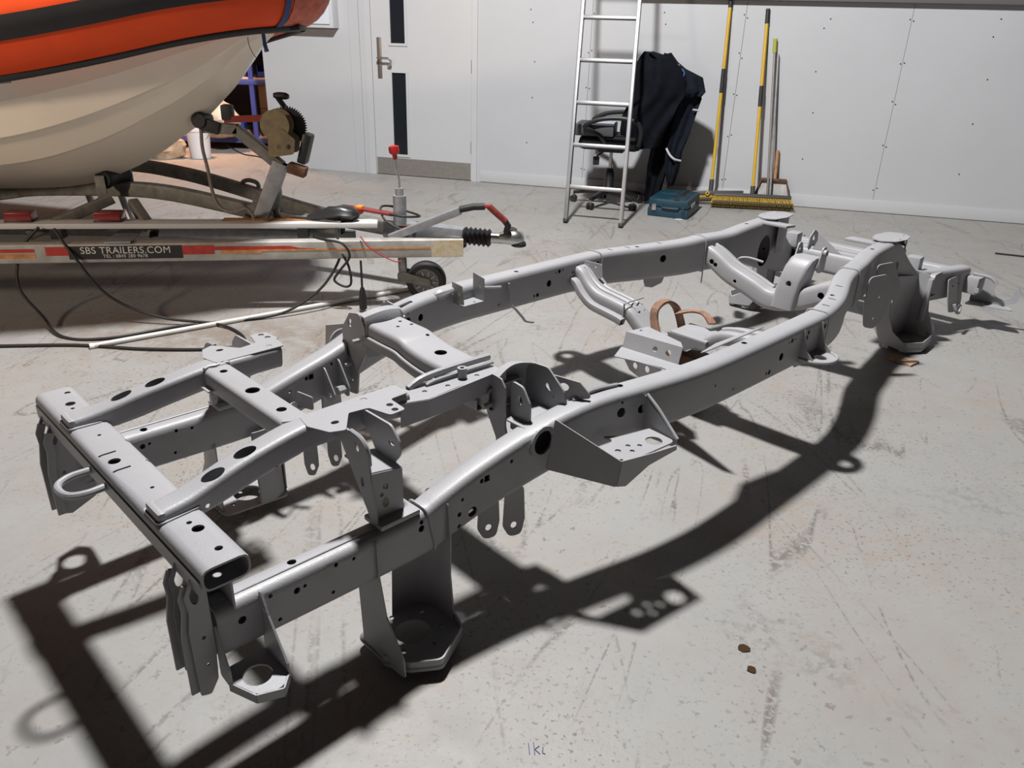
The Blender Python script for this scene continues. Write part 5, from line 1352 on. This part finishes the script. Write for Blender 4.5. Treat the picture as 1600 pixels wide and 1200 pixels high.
# ------------------------------------------------------------------ store area past the wall end
RB = mat('blue_racking', (0.045, 0.055, 0.22, 1), 0.45)
WOODS = mat('chipboard_shelf', (.55, .38, .25, 1), .8, 0, .15, 30)
CARD = mat('brown_cardboard', (.30, .17, .10, 1), .85, 0, .1, 12)
BLUEBIN = mat('blue_bin_plastic', (0.012, 0.045, 0.30, 1), .45)
RK = empty('storage_rack', (-3.05, 8.95, 0)); tag(RK, 'blue steel storage rack in the lit store behind the boat', 'rack')
def rp(b, name, m, par=RK):
    for q in b.v: q -= V(-3.05, 8.95, 0)
    return b.obj(name, m, par)
for x, y in ((-2.88, 8.85), (-2.88, 9.45), (-4.3, 8.75), (-4.3, 9.35)):
    b = B(); b.box((x, y, .95), (.05, .05, 1.9), None, .004); rp(b, 'upright', RB)
for z in (.10, .70, 1.15, 1.7):
    for y in (8.83, 9.45):
        b = B(); b.box((-3.45, y, z), (1.95, .03, .055), None, .004); rp(b, 'beam', RB)
    b = B(); b.box((-3.45, 9.14, z + .036), (1.9, .60, .016)); rp(b, 'shelf_board', WOODS)
b = B(); b.box((0, 0, .14), (.36, .34, .28), None, .004); cb_ = b.obj('cardboard_box', CARD, None); cb_.location = (-2.66, 9.10, .145); tag(cb_, 'brown cardboard box on the lower shelf of the blue rack', 'box')
b = B(); b.box((0, 0, .125), (.37, .35, .25), None, .004); cb2 = b.obj('cardboard_box', CARD, None); cb2.location = (-2.655, 9.10, .43); tag(cb2, 'upper brown cardboard box stacked beside the blue rack upright', 'box')
def bin_(loc, label):
    r = empty('parts_bin', loc, .2); tag(r, label, 'bin', 'blue parts bins on the rack')
    b = B(); ol = [(-.09, 0), (.09, 0), (.10, .10), (-.10, .10)]
    b.box((0, 0, .006), (.20, .26, .012)); b.obj('bin_floor', BLUEBIN, r)
    for x in (-.097, .097):
        b = B(); b.box((x, 0, .06), (.006, .26, .12)); b.obj('bin_side', BLUEBIN, r)
    b = B(); b.box((0, .127, .06), (.20, .006, .12)); b.obj('bin_back', BLUEBIN, r)
    b = B(); b.box((0, -.127, .03), (.20, .006, .06)); b.obj('bin_front', BLUEBIN, r)
bin_((-2.74, 9.0, .745), 'blue parts bin standing on the rack shelf nearest the wall end')
bin_((-3.10, 9.12, .745), 'blue parts bin further left on the rack shelf')
bin_((-3.15, 9.0, .147), 'blue bin low on the rack beside the cardboard box')
bin_((-2.72, 9.28, .75), 'blue bin at the back of the rack shelf behind the nearest bin')
b = B(); b.box((0, 0, .10), (.42, .34, .20), None, .006); ob = b.obj('blue_crate', BLUEBIN, None); ob.location = (-2.98, 9.12, 1.20); tag(ob, 'plain blue crate on the upper shelf of the rack', 'crate')
BK = empty('white_bucket', (-3.27, 8.2, 0)); tag(BK, 'white plastic bucket on the store floor below the bow', 'bucket')
b = B(); b.lathe([(.01, 0), (.10, 0), (.115, .26), (.122, .26), (.122, .275), (.108, .275), (.094, .012), (.01, .012)], (0, 0, 0), AZ, 24); b.obj('bucket_body', mat('white_bucket_plastic', (.62, .60, .62, 1), .4), BK)
b = B(); b.tube(bez([(-.118, 0, .25), (-.10, -.06, .20), (0, -.09, .17), (.10, -.06, .20), (.118, 0, .25)], 5), .003, 6); b.obj('bucket_handle', STEEL, BK)
SACK = mat('crumpled_paper', (.42, .30, .20, 1), .85, 0, .3, 14, .6, 10)
def lump(name, loc, sx, sy, sz, m, label, cat, seed):
    rnd = random.Random(seed); b = B(); b.sphere((0, 0, 0), 1, 9)
    ph = [rnd.uniform(0, 6) for _ in range(6)]
    for q in b.v:
        k = 1 + .16 * math.sin(5 * q.x + ph[0]) * math.cos(4 * q.y + ph[1]) + .12 * math.sin(9 * q.z + ph[2] + 3 * q.x)
        q.x *= sx * k; q.y *= sy * k; q.z = max(q.z * k, -.8) * sz + .8 * sz
    ob = b.obj(name, m, None, 40); ob.location = loc; tag(ob, label, cat); return ob
lump('paper_sack', (-3.62, 8.12, 0), .24, .15, .13, SACK, 'crumpled brown paper sack on the store floor beside the bucket', 'sack', 3)
lump('crumpled_wrapping', (-3.22, 8.65, .146), .22, .16, .20, mat('crumpled_foil', (.50, .40, .33, 1), .45, 0, .25, 12, .8, 14), 'heap of crumpled pale wrapping behind the bow snubber', 'wrapping', 5)
